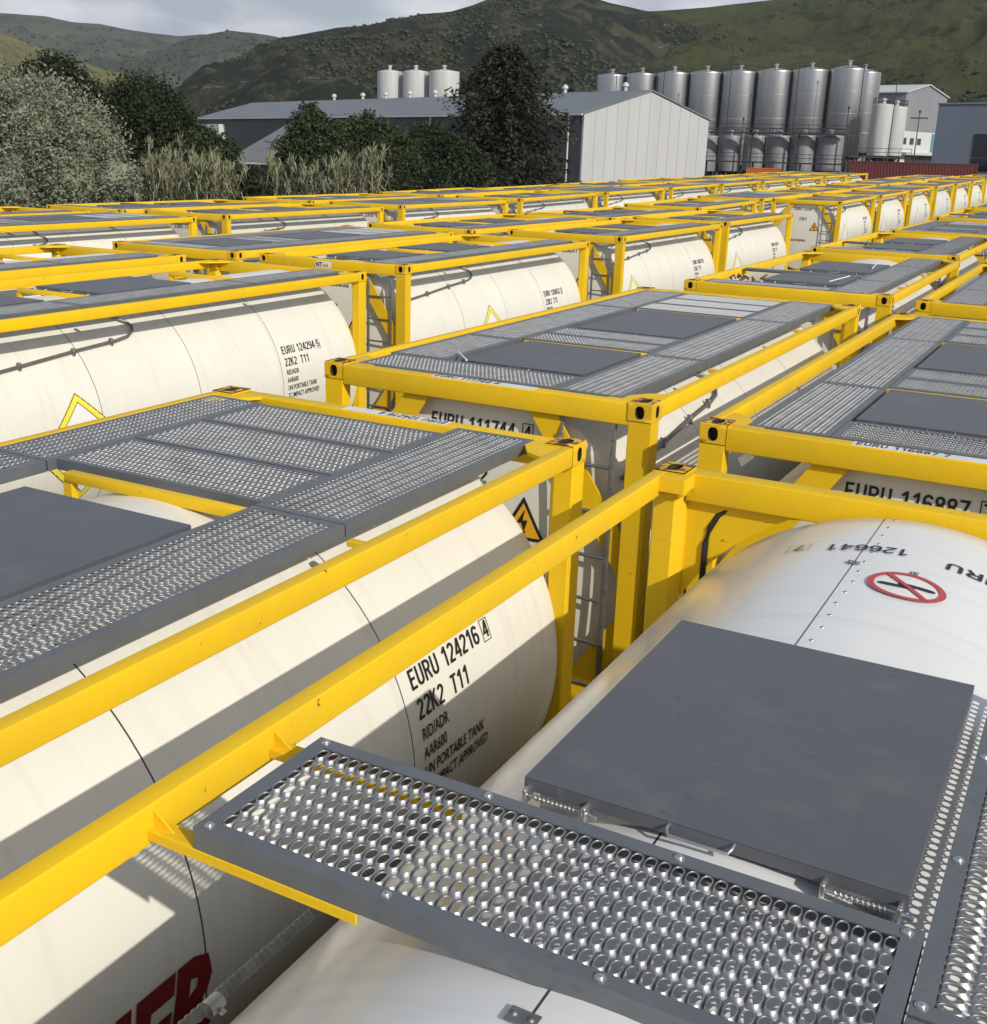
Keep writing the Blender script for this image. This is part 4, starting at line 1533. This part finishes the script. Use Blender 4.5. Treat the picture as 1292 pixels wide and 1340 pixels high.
# blue-grey building at the right edge
p = at(1229, 137, 112); q = at(1420, 137, 104)
b0 = gz(p.x, p.y)
hh = p.z-b0
bb = empty('blue_grey_building', (0, 0, 0), 0, 'flat blue-grey building cut by the right edge, with a dark window', 'building')
placed(bb, (p.x, p.y, b0), (q-p).xy)
bm = bmesh.new(); box(bm, 0, 16, 0, 18, 0, hh, 0.04, 1)
mesh_obj('wall', bm_mesh('wall', bm, None), M_bluegrey, bb)
bm = bmesh.new(); box(bm, -0.1, 16.1, -0.1, 18.1, hh, hh+0.18, 0.03, 1)
mesh_obj('roof_edge', bm_mesh('roof_edge', bm, None), M_bluegrey, bb)
for z0, z1 in ((hh-4.9, hh-2.7), (hh-6.2, hh-5.0)):
    bm = bmesh.new(); box(bm, 3.85, 7.0, -0.06, -0.005, z0, z1)
    mesh_obj('window', bm_mesh('window', bm, None), M_win, bb)

# ------------------------------------------------------------------ steel tanks and silos
def silo(name, label, group, u0, u1, v_top, v_eave, v_bot, d, m, legs=False, cap=True, cat='storage tank'):
    c = at((u0+u1)/2, v_eave, d)
    r = (u1-u0)/2/FPX*d*1.03
    g = gz(c.x, c.y)
    zt_ = c.z-g
    zb_ = max(0.0, at((u0+u1)/2, v_bot, d).z-g)
    apex = zt_+(at((u0+u1)/2, v_top, d).z-g-zt_)*0.55
    root = empty(name, (c.x, c.y, g), random.uniform(0, 1), label, cat, group)
    bm = bmesh.new()
    lathe(bm, [(r*0.99, zb_), (r, zb_+0.05), (r, zt_-0.1), (r, zt_), (r*0.985, zt_+0.08), (r*0.97, zt_+0.10), (r*0.16, apex), (0.02, apex+0.01)], n=48)
    mesh_obj('shell', bm_mesh('shell', bm, 0.6), m, root)
    bm = bmesh.new()
    for fr in (0.25, 0.5, 0.75):
        z_ = zb_+(zt_-zb_)*fr
        lathe(bm, [(r+0.002, z_-0.06), (r+0.018, z_-0.05), (r+0.018, z_+0.05), (r+0.002, z_+0.06)], n=48)
    for q in [f_ for f_ in bm.faces if len(f_.verts) > 4]: bm.faces.remove(q)
    mesh_obj('weld_band', bm_mesh('weld_band', bm, 0.5), m, root)
    bm = bmesh.new()
    lathe(bm, [(0.28, apex-0.1), (0.28, apex+0.45), (0.42, apex+0.47), (0.42, apex+0.6), (0.05, apex+0.75)], n=12)
    mesh_obj('top_vent', bm_mesh('top_vent', bm, 0.6), m, root)
    if zb_ > 0.3:
        bm = bmesh.new()
        for k in range(8):
            a = 2*PI*k/8
            tube(bm, [(r*.86*math.cos(a), r*.86*math.sin(a), 0), (r*.86*math.cos(a), r*.86*math.sin(a), zb_+0.3)], 0.14, 8)
        lathe(bm, [(0.2, zb_-1.1 if zb_ > 1.3 else 0.05), (r*0.95, zb_-0.02), (r*0.95, zb_+0.02)], n=32)
        mesh_obj('support_legs', bm_mesh('support_legs', bm, 0.6), M_dark, root)
    # guard rail round the roof
    bm = bmesh.new()
    n = 18
    for k in range(n):
        a = 2*PI*k/n
        x, y = r*.97*math.cos(a), r*.97*math.sin(a)
        tube(bm, [(x, y, zt_), (x, y, zt_+1.0)], 0.03, 5)
    for h_ in (0.5, 1.0):
        tube(bm, [(r*.97*math.cos(2*PI*k/n), r*.97*math.sin(2*PI*k/n), zt_+h_) for k in range(n+1)], 0.03, 5)
    mesh_obj('roof_railing', bm_mesh('roof_railing', bm, 0.6), M_dark, root)
    return root
GT = 'tall stainless steel tanks behind the warehouse'
tall = [(783, 820.5, 93, 99.5, 186), (821.5, 860, 92, 98, 184), (862, 904, 89, 97, 182), (904.5, 947, 88.5, 96, 180), (947.5, 992, 87.5, 95.5, 178), (993, 1038, 85.5, 94, 176), (1039, 1086, 84, 93, 174), (1088.5, 1135, 80, 91.5, 172)]
for k, (a, b, vt, ve, d) in enumerate(tall):
    lab = 'tall stainless steel tank, %s from the left of the row of eight' % ORD[k]
    if k == 7: lab = 'tallest and nearest stainless steel tank at the right end of the row'
    silo('steel_tank', lab, GT, a, b, vt, ve, 216 if k < 7 else 206, d, M_stl)
silo('steel_tank', 'tall steel tank half hidden behind the tallest one, at its right', GT, 1112, 1152, 85, 96, 200, 182, M_stl)
for k, (a, b) in enumerate([(912, 941), (944, 969.5), (975, 1003), (1006, 1035), (1038, 1069), (1071.5, 1104)]):
    silo('short_steel_tank', 'short steel tank under the catwalk, %s from the left' % ORD[k], 'short steel tanks under the catwalk', a, b, 175.5, 178.5, 224, 160-k*1.2, M_stl2)
silo('grey_tank', 'wide pale grey tank just right of the tallest steel tank', 'pale grey tanks', 1143, 1170, 133, 138, 204, 168, M_silo)
silo('grey_tank', 'pale grey tank at the far right of the tank group', 'pale grey tanks', 1160, 1187, 136, 141, 204, 172, M_silo)
for k, (a, b) in enumerate([(494.5, 526.5), (528, 561), (562.5, 601)]):
    silo('white_silo', ['leftmost', 'middle', 'rightmost'][k]+' of the three white silos above the warehouse roof', 'three white silos', a, b, 88, 94.5, 205, 196-2*k, M_silo, cat='silo')

def catwalk(label, u0, u1, v, d0, d1, rail_=True, wd_=1.2):
    p, q = at(u0, v, d0), at(u1, v, d1)
    zf = (p.z+q.z)/2
    g = gz(p.x, p.y)
    o = empty('catwalk', (0, 0, 0), 0, label, 'catwalk')
    placed(o, (p.x, p.y, g), (q-p).xy)
    ln = (q-p).xy.length
    h_ = zf-g
    bm = bmesh.new(); box(bm, 0, ln, -wd_/2, wd_/2, h_-0.18, h_, 0.02, 1)
    mesh_obj('deck', bm_mesh('deck', bm, None), M_dark, o)
    bm = bmesh.new()
    n = int(ln/1.6)
    for k in range(n+1):
        tube(bm, [(ln*k/n, -wd_/2, h_), (ln*k/n, -wd_/2, h_+1.05)], 0.035, 5)
    for z in (0.55, 1.05): tube(bm, [(0, -wd_/2, h_+z), (ln, -wd_/2, h_+z)], 0.035, 5)
    mesh_obj('railing', bm_mesh('railing', bm, None), M_dark, o)
    n = max(2, int(ln/5))
    for k in range(n+1):
        bm = bmesh.new(); box(bm, ln*k/n-0.1, ln*k/n+0.1, -0.1, 0.1, 0, h_-0.18)
        mesh_obj('post', bm_mesh('post', bm, None), M_dark, o)
catwalk('upper dark steel catwalk with railing above the short tanks', 925, 1110, 173.5, 157, 151)
catwalk('lower dark pipe gantry across the foot of the short tanks', 925, 1112, 212, 156, 149)
catwalk('dark steel platform below the pale grey tanks', 1108, 1190, 205, 150, 150)

# dark red container and orange skip
def big_box(name, label, cat, u0, u1, v, d0, d1, hgt, m, dep=2.44, corr=True):
    p, q = at(u0, v, d0), at(u1, v, d1)
    zt_ = (p.z+q.z)/2
    g = gz(p.x, p.y)
    o = empty(name, (0, 0, 0), 0, label, cat)
    placed(o, (p.x, p.y, zt_-hgt), (q-p).xy)
    ln = (q-p).xy.length
    bm = bmesh.new()
    n = int(ln/0.28)
    for i in range(n):
        x0 = ln*i/n
        s_ = ln/n
        prism(bm, [(x0, 0.0), (x0+s_*.35, 0.0), (x0+s_*.5, 0.045), (x0+s_*.85, 0.045), (x0+s_, 0.0), (x0+s_, 0.3), (x0, 0.3)], 'z', 0.14, hgt-0.12)
    box(bm, 0.02, ln-0.02, 0.3, dep-0.04, 0.1, hgt-0.04)
    mesh_obj('body', bm_mesh('body', bm, None), m, o)
    bm = bmesh.new()
    for z0, z1 in ((0, 0.14), (hgt-0.12, hgt)):
        for y0 in (-0.03, dep-0.1): box(bm, 0, ln, y0, y0+0.1, z0, z1, 0.01, 1)
    for x in (0, ln-0.12):
        for y0 in (-0.035, dep-0.1): box(bm, x-0.002, x+0.122, y0, y0+0.12, 0.0, hgt+0.002, 0.01, 1)
    mesh_obj('frame', bm_mesh('frame', bm, None), m, o)
    return o
big_box('shipping_container', 'dark red corrugated shipping container standing behind the yellow rows at right', 'shipping container', 1113, 1281, 212.5, 106, 104, 2.59, M_redc)
big_box('shipping_container', 'lower dark red container under the long red one', 'shipping container', 1113.5, 1281.5, 249, 106, 104, 2.59, M_redc)
big_box('orange_skip', 'orange steel skip below the short steel tanks', 'skip', 977, 1023, 220, 140, 139, 2.4, M_or)

def pole(label, u, v0, d, r=0.09, name='utility_pole', arm=False, cat='pole'):
    p = at(u, v0, d)
    g = gz(p.x, p.y)
    o = empty(name, (p.x, p.y, g), 0, label, cat)
    bm = bmesh.new()
    tube(bm, [(0, 0, 0), (0, 0, p.z-g)], [r, r*0.6], 8)
    mesh_obj('mast', bm_mesh('mast', bm, 1), M_dark, o)
    bm = bmesh.new()
    lathe(bm, [(0.05, p.z-g), (0.16, p.z-g+0.05), (0.16, p.z-g+0.3), (0.03, p.z-g+0.4)], n=10)
    if arm: box(bm, -1.1, 1.1, -0.06, 0.06, p.z-g-0.7, p.z-g-0.55)
    mesh_obj('head', bm_mesh('head', bm, 1), M_dark, o)
pole('thin mast rising above the leftmost steel tank', 809, 73, 176)
pole('thin mast between the second and third steel tanks', 871, 80, 176)
pole('thin mast above the middle steel tanks', 960, 64, 170)
pole('thin mast with two steel tanks on its right', 1048, 74, 168)
pole('thin mast standing over the tallest steel tank', 1135, 60, 164)
pole('thin mast in front of the pale grey tanks', 1174, 111, 162)
pole('lamp post in front of the tallest steel tank', 1111, 143, 145, name='lamp_post', cat='lamp post')
pole('dark pole right of the pale grey tanks', 1204, 148, 150, arm=True)
pole('lamp post standing before the short steel tanks', 973, 158, 140, name='lamp_post', cat='lamp post')

# ------------------------------------------------------------------ trees and plants
def leaf_mat(name, c, c2, c3, sc_=1.2, trans=0.0):
    m = bpy.data.materials.new(name)
    m.use_nodes = True
    t = m.node_tree
    b = t.nodes['Principled BSDF']
    b.inputs['Roughness'].default_value = 0.6
    b.inputs['Specular IOR Level'].default_value = 0.25
    g = t.nodes.new('ShaderNodeNewGeometry')
    n = t.nodes.new('ShaderNodeTexNoise')
    n.inputs['Scale'].default_value = sc_
    n.inputs['Detail'].default_value = 3
    t.links.new(g.outputs['Position'], n.inputs['Vector'])
    r = t.nodes.new('ShaderNodeValToRGB')
    r.color_ramp.elements[0].position = 0.3
    r.color_ramp.elements[0].color = (*c, 1)
    r.color_ramp.elements[1].position = 0.7
    r.color_ramp.elements[1].color = (*c2, 1)
    t.links.new(n.outputs['Fac'], r.inputs['Fac'])
    mxn = t.nodes.new('ShaderNodeMixRGB')
    mxn.inputs['Color2'].default_value = (*c3, 1)
    mul = t.nodes.new('ShaderNodeMath')
    mul.operation = 'MULTIPLY'
    mul.inputs[1].default_value = 0.55
    t.links.new(g.outputs['Random Per Island'], mul.inputs[0])
    t.links.new(mul.outputs[0], mxn.inputs['Fac'])
    t.links.new(r.outputs['Color'], mxn.inputs['Color1'])
    t.links.new(mxn.outputs[0], b.inputs['Base Color'])
    return m
M_silver = leaf_mat('silvery_leaves', (0.125, 0.145, 0.085), (0.195, 0.215, 0.14), (0.32, 0.33, 0.25))
M_darkl = leaf_mat('dark_leaves', (0.014, 0.022, 0.010), (0.024, 0.035, 0.014), (0.034, 0.044, 0.018))
M_green = leaf_mat('green_leaves', (0.022, 0.036, 0.014), (0.038, 0.056, 0.020), (0.050, 0.070, 0.028))
M_conif = leaf_mat('conifer_needles', (0.018, 0.024, 0.014), (0.030, 0.037, 0.020), (0.045, 0.050, 0.028))
M_bark = mat('bark', (0.06, 0.048, 0.036), 0.9, 0, (0.04, 0.03, 0.025), 8)
M_reed = leaf_mat('reed_blades', (0.060, 0.080, 0.030), (0.15, 0.165, 0.075), (0.48, 0.45, 0.33), 1.4)

def leaf_cloud(lobes, n, size, seed, long=1.6, droop=0.0, shell=0.35):
    rr = random.Random(seed)
    v, f = [], []
    vols = [l[3]*l[4]*l[5] for l in lobes]
    tot = sum(vols)
    for l, vo in zip(lobes, vols):
        # clumps inside each lobe
        ncl = max(8, int(n/tot*vo/22))
        for c_ in range(ncl):
            a = rr.uniform(0, 2*PI)
            ct = rr.uniform(-0.75, 1)
            st = math.sqrt(1-ct*ct)
            rad = rr.uniform(1-shell, 1.0)*(1+0.22*noise.noise(Vector((a*1.3, ct*2.2, seed+l[0]))))
            cc = Vector((l[0]+l[3]*rad*st*math.cos(a), l[1]+l[4]*rad*st*math.sin(a), l[2]+l[5]*rad*ct))
            cs = rr.uniform(0.12, 0.26)*(l[3]+l[4]+l[5])/3
            for k in range(22):
                p = cc+Vector((rr.gauss(0, 1), rr.gauss(0, 1), rr.gauss(0, 0.8)))*cs*0.6
                d = Vector((rr.gauss(0, 1), rr.gauss(0, 1), rr.gauss(0, 0.7)-droop))
                d.normalize()
                e = d.cross(Vector((rr.gauss(0, 1), rr.gauss(0, 1), rr.gauss(0, 1))))
                if e.length < 0.01: continue
                e.normalize()
                s_ = size*rr.uniform(0.6, 1.4)
                b = len(v)
                v += [tuple(p-d*s_*long/2), tuple(p+e*s_*0.5), tuple(p+d*s_*long/2), tuple(p-e*s_*0.5)]
                f.append((b, b+1, b+2, b+3))
    return v, f

def core(lobes, k, seed):
    bm = bmesh.new()
    for l in lobes:
        r_ = bmesh.ops.create_icosphere(bm, subdivisions=3, radius=1.0)
        for q in r_['verts']:
            s_ = k*(1+0.28*noise.noise(q.co*2.2+Vector((seed, l[0], 0))))
            q.co = Vector((l[0]+q.co.x*l[3]*s_, l[1]+q.co.y*l[4]*s_, l[2]+q.co.z*l[5]*s_))
    return bm

def tree(name, label, x, y, lobes, n, size, m, seed, trunk_r=0.25, cat='tree', group=None, corek=0.66):
    """lobes: (dx, dy, z, rx, ry, rz) over the ground"""
    g = gz(x, y)
    r = empty(name, (x, y, g), 0, label, cat, group)
    v, f = leaf_cloud(lobes, n, size, seed)
    bm = core(lobes, corek, seed)
    me0 = bpy.data.meshes.new('c')
    bm.to_mesh(me0)
    bm.free()
    b = len(v)
    v += [tuple(q.co) for q in me0.vertices]
    f += [tuple(i+b for i in p_.vertices) for p_ in me0.polygons]
    mesh_obj('crown', py_mesh('crown', v, f), m, r)
    bm = bmesh.new()
    top = max(lobes, key=lambda l: l[2])
    tube(bm, [(0, 0, -0.1), (0.05, 0, top[2]*0.4), (top[0]*.5, top[1]*.5, top[2]*0.75), (top[0], top[1], top[2])], [trunk_r, trunk_r*.75, trunk_r*.45, trunk_r*.15], 8)
    for l in lobes: tube(bm, [(0.03, 0, top[2]*0.3), (l[0]*.6, l[1]*.6, l[2]*0.75), (l[0], l[1], l[2])], [trunk_r*.5, trunk_r*.3, trunk_r*.1], 6)
    mesh_obj('trunk', bm_mesh('trunk', bm, 1), M_bark, r)
    return r

def crown(name, label, blobs, d, n, size, m, seed, **kw):
    """blobs surveyed as (u, v, radius px, squash) at depth d (+offset)"""
    c0 = at(blobs[0][0], blobs[0][1], d)
    lobes = []
    for bl in blobs:
        u, v, rp = bl[:3]
        dd = d+(bl[4] if len(bl) > 4 else 0)
        sq = bl[3] if len(bl) > 3 else 1.0
        p = at(u, v, dd)
        r_ = rp/FPX*dd
        lobes.append((p.x-c0.x, p.y-c0.y, p.z-gz(c0.x, c0.y), r_, r_, r_*sq))
    return tree(name, label, c0.x, c0.y, lobes, n, size, m, seed, **kw)
GTR = 'trees along the far side of the yard'
crown('silvery_bush', 'big silvery grey-green bushy tree at the left edge', [(50, 175, 75), (110, 190, 55), (-30, 160, 80), (95, 225, 60), (20, 235, 70), (150, 235, 35)], 40, 62000, 0.070, M_silver, 1, group=GTR)
crown('round_tree', 'dark round tree rising behind the silvery bush', [(75, 125, 50), (40, 120, 32), (105, 140, 40), (75, 190, 60)], 58, 30000, 0.11, M_darkl, 2, group=GTR)
crown('domed_tree', 'dark smooth domed tree right of the silvery bush', [(190, 160, 58), (215, 170, 40), (165, 185, 48), (195, 215, 62, 0.9)], 56, 42000, 0.095, M_darkl, 3, group=GTR)
crown('small_tree', 'small dark green tree with the corrugated shed on its right', [(274, 212, 38), (262, 190, 26), (292, 238, 26), (245, 230, 45)], 56, 24000, 0.10, M_green, 4, group=GTR)
crown('pointed_tree', 'pointed dark green tree in front of the long warehouse roof', [(410, 150, 17), (408, 180, 33), (400, 215, 42), (435, 190, 30), (425, 225, 45)], 62, 30000, 0.11, M_green, 5, group=GTR)
crown('bushy_tree', 'rounded dark green tree right of the pointed one', [(476, 178, 28), (500, 190, 30), (470, 215, 40), (520, 215, 38)], 64, 26000, 0.11, M_green, 6, group=GTR)
crown('dense_shrub', 'dense dark shrub at the foot of the conifer', [(560, 195, 32), (590, 210, 35), (545, 225, 38), (605, 225, 36)], 66, 24000, 0.11, M_darkl, 7, group=GTR)
crown('low_hedge', 'low dark hedge behind the reeds at left', [(180, 240, 35), (230, 245, 40), (290, 248, 35), (340, 250, 30)], 54, 16000, 0.11, M_darkl, 8, cat='hedge')
crown('low_hedge', 'low dark hedge behind the reeds in front of the warehouse', [(380, 245, 30), (430, 248, 35), (480, 248, 32), (530, 248, 34), (580, 248, 34), (640, 248, 30)], 60, 20000, 0.11, M_darkl, 9, cat='hedge')

def conifer():
    c = at(656, 245, 74)
    g = gz(c.x, c.y)
    topz = at(662, 66, 74).z-g
    r = empty('conifer', (c.x, c.y, g), 0, 'large dark conifer with ragged branches in front of the warehouse', 'tree', GTR)
    rr = random.Random(5)
    v, f = [], []
    bm = bmesh.new()
    tube(bm, [(0, 0, 0), (0.1, 0, topz*.5), (0, 0, topz)], [0.35, 0.2, 0.03], 8)
    R0 = 92/FPX*74
    for i in range(300):
        t = (i+0.5)/300
        z = 0.5+(topz-0.5)*t
        if t < 0.5: ln = R0*(0.86+0.12*math.sin(t*9))
        else: ln = R0*(1-(t-0.5)/0.53)**0.62
        ln *= rr.uniform(0.55, 1.18)
        a = i*2.399+rr.uniform(-.4, .4)
        d = Vector((math.cos(a), math.sin(a), 0))
        p0 = Vector((0, 0, z))
        pts = [p0+d*ln*s_+Vector((0, 0, 0.10*ln*math.sin(s_*PI)-0.16*ln*s_*s_)) for s_ in (0, .25, .5, .75, 1)]
        tube(bm, pts, [0.05, 0.04, 0.03, 0.02, 0.008], 5, False)
        for k in range(84):
            s_ = rr.uniform(0.2, 1.04)
            j = min(3, int(s_*4))
            fr = s_*4-j
            p = pts[j].lerp(pts[j+1], min(1, fr))+Vector((rr.gauss(0, .26), rr.gauss(0, .26), rr.gauss(-.06, .17)))*(0.7+0.4*ln/R0)
            dd = (d+Vector((rr.gauss(0, .7), rr.gauss(0, .7), rr.gauss(-.35, .5)))).normalized()
            e = dd.cross(Vector((rr.gauss(0, 1), rr.gauss(0, 1), 1))).normalized()
            sz = rr.uniform(0.09, 0.22)
            b = len(v)
            v += [tuple(p-dd*sz), tuple(p+e*sz*0.42), tuple(p+dd*sz), tuple(p-e*sz*0.42)]
            f.append((b, b+1, b+2, b+3))
    mesh_obj('crown', py_mesh('crown', v, f), M_conif, r)
    mesh_obj('trunk', bm_mesh('trunk', bm, 1), M_bark, r)
conifer()

def reeds(label, u0, u1, vt, d, n, seed):
    rr = random.Random(seed)
    c = at((u0+u1)/2, 250, d)
    g = gz(c.x, c.y)
    v, f = [], []
    ax = (at(u1, 250, d)-at(u0, 250, d))
    ln = ax.length
    ax.normalize()
    ay = Vector((-ax.y, ax.x, 0))
    for i in range(n):
        # stems grow in tufts with gaps between them
        ntuft = 7
        s_ = (rr.randrange(ntuft)+0.5)/ntuft-0.5+rr.gauss(0, 0.020)
        u = (u0+u1)/2+s_*(u1-u0)
        top = at(u, interp(vt, u)+abs(rr.gauss(0, 22)), d).z-g
        base = ax*s_*ln+ay*rr.uniform(-1.2, 1.2)
        lean = Vector((rr.gauss(0, .30), rr.gauss(0, .30), 0))
        def P(t): return base+lean*t*t*top*0.35+Vector((0, 0, top*t))
        w_ = 0.022
        b = len(v)
        K = 6
        for k in range(K+1):
            p = P(k/K)
            e = ax*w_*(1-0.5*k/K)
            v += [tuple(p-e), tuple(p+e)]
            if k: f.append((b+2*k-2, b+2*k-1, b+2*k+1, b+2*k))
        # feathery plume on some stems
        if rr.random() < 0.6:
            for k in range(16):
                p = P(1.0)+Vector((0, 0, rr.uniform(-.25, .20)))
                e = Vector((rr.gauss(0, .07), rr.gauss(0, .07), 0))
                b = len(v)
                ww = ax*0.020
                v += [tuple(p), tuple(p+e+ww+Vector((0, 0, .12))), tuple(p+e*1.6+Vector((0, 0, .30))), tuple(p+e-ww+Vector((0, 0, .12)))]
                f.append((b, b+1, b+2, b+3))
        # long drooping blades
        for k in range(15):
            t = rr.uniform(0.25, 0.98)
            p = P(t)
            a = rr.uniform(0, 2*PI)
            d_ = Vector((math.cos(a), math.sin(a), 0))
            bl = rr.uniform(0.45, 0.95)
            e = Vector((-d_.y, d_.x, 0))*0.030
            q1 = p+d_*bl*.4+Vector((0, 0, bl*.42))
            q2 = p+d_*bl*.8+Vector((0, 0, bl*.38))
            q3 = p+d_*bl*1.1+Vector((0, 0, rr.uniform(-.3, .15)))
            b = len(v)
            v += [tuple(p-e*.5), tuple(p+e*.5), tuple(q1-e), tuple(q1+e), tuple(q2-e*.8), tuple(q2+e*.8), tuple(q3)]
            f += [(b, b+1, b+3, b+2), (b+2, b+3, b+5, b+4), (b+4, b+5, b+6)]
    o = mesh_obj('reeds', py_mesh('reeds', v, f), M_reed)
    o.location = (c.x, c.y, g)
    tag(o, label, 'reeds', None, 'stuff')
reeds('tall straw-coloured reeds left of the corrugated shed', 186, 300, [(176, 215), (200, 205), (222, 180), (245, 205), (275, 205), (300, 215), (318, 235)], 46, 70, 1)
reeds('tall straw-coloured reeds right of the corrugated shed', 356, 500, [(340, 225), (360, 205), (400, 205), (430, 225), (450, 215), (475, 195), (500, 205), (512, 220)], 50, 80, 2)

def hill_scrub(name, hill_name, n, r0, r1, m, seed, thr, label, tmin=0.05, tmax=0.97):
    """clumps of scrub and small trees standing on a hillside; too many to count"""
    me = bpy.data.objects[hill_name].data
    rr = random.Random(seed)
    polys = me.polygons
    v, f = [], []
    base = bmesh.new()
    bmesh.ops.create_icosphere(base, subdivisions=1, radius=1.0)
    bv = [q.co.copy() for q in base.verts]
    bf = [tuple(q.index for q in p_.verts) for p_ in base.faces]
    base.free()
    nr = 64
    tries = 0
    while len(v) < n*len(bv) and tries < n*30:
        tries += 1
        pi = rr.randrange(len(polys))
        t = (pi % nr)/nr
        if t < tmin or t > 0.80*tmax+0.0: continue
        c = polys[pi].center
        if noise.noise(Vector((c.x, c.y, c.z))*0.011+Vector((seed, 0, 0))) < thr: continue
        vs = [me.vertices[k].co for k in polys[pi].vertices]
        a, b = rr.random(), rr.random()
        p = vs[0].lerp(vs[1], a).lerp(vs[3].lerp(vs[2], a), b)
        R_ = r0+(r1-r0)*rr.random()**2
        k0 = len(v)
        for q in bv:
            q2 = q*(R_*rr.uniform(0.55, 1.25))
            v.append((p.x+q2.x*1.15, p.y+q2.y*1.15, p.z+R_*0.3+q2.z*0.85))
        f += [tuple(k0+w_ for w_ in t_) for t_ in bf]
    o = mesh_obj(name, py_mesh(name, v, f, 4), m)
    tag(o, label, 'scrub', None, 'stuff')
M_scrub = leaf_mat('hill_scrub_leaves', (0.022, 0.028, 0.016), (0.034, 0.041, 0.023), (0.055, 0.062, 0.036), 0.05)
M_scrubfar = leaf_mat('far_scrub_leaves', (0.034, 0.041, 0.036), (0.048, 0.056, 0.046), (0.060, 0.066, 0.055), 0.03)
hill_scrub('scrub', 'scrub_hill', 15000, 0.35, 1.25, M_scrub, 21, -0.12, 'dark scrub and small trees covering the middle hill')
hill_scrub('scrub', 'grassy_hill', 900, 0.4, 1.3, M_scrub, 22, 0.10, 'sparse dark bushes on the grassy right hill')
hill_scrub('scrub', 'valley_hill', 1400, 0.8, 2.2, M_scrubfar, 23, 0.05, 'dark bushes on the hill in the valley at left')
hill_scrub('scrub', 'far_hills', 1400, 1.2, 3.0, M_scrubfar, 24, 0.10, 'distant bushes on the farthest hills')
hill_scrub('scrub', 'grassy_spur', 120, 0.8, 2.2, M_scrub, 25, 0.1, 'a few bushes on the sunlit grassy spur')

# ------------------------------------------------------------------ air between the yard and the hills
def haze():
    bm = bmesh.new()
    box(bm, -3600, 2200, -900, 3400, -3.0, 620.0)
    m = bpy.data.materials.new('haze')
    m.use_nodes = True
    t = m.node_tree
    t.nodes.clear()
    o_ = t.nodes.new('ShaderNodeOutputMaterial')
    v_ = t.nodes.new('ShaderNodeVolumePrincipled')
    v_.inputs['Color'].default_value = (0.86, 0.90, 0.97, 1)
    v_.inputs['Density'].default_value = 0.00011
    v_.inputs['Anisotropy'].default_value = 0.2
    t.links.new(v_.outputs[0], o_.inputs['Volume'])
    o = mesh_obj('haze', bm_mesh('haze', bm, None), m)
    tag(o, kind='stuff')
haze()
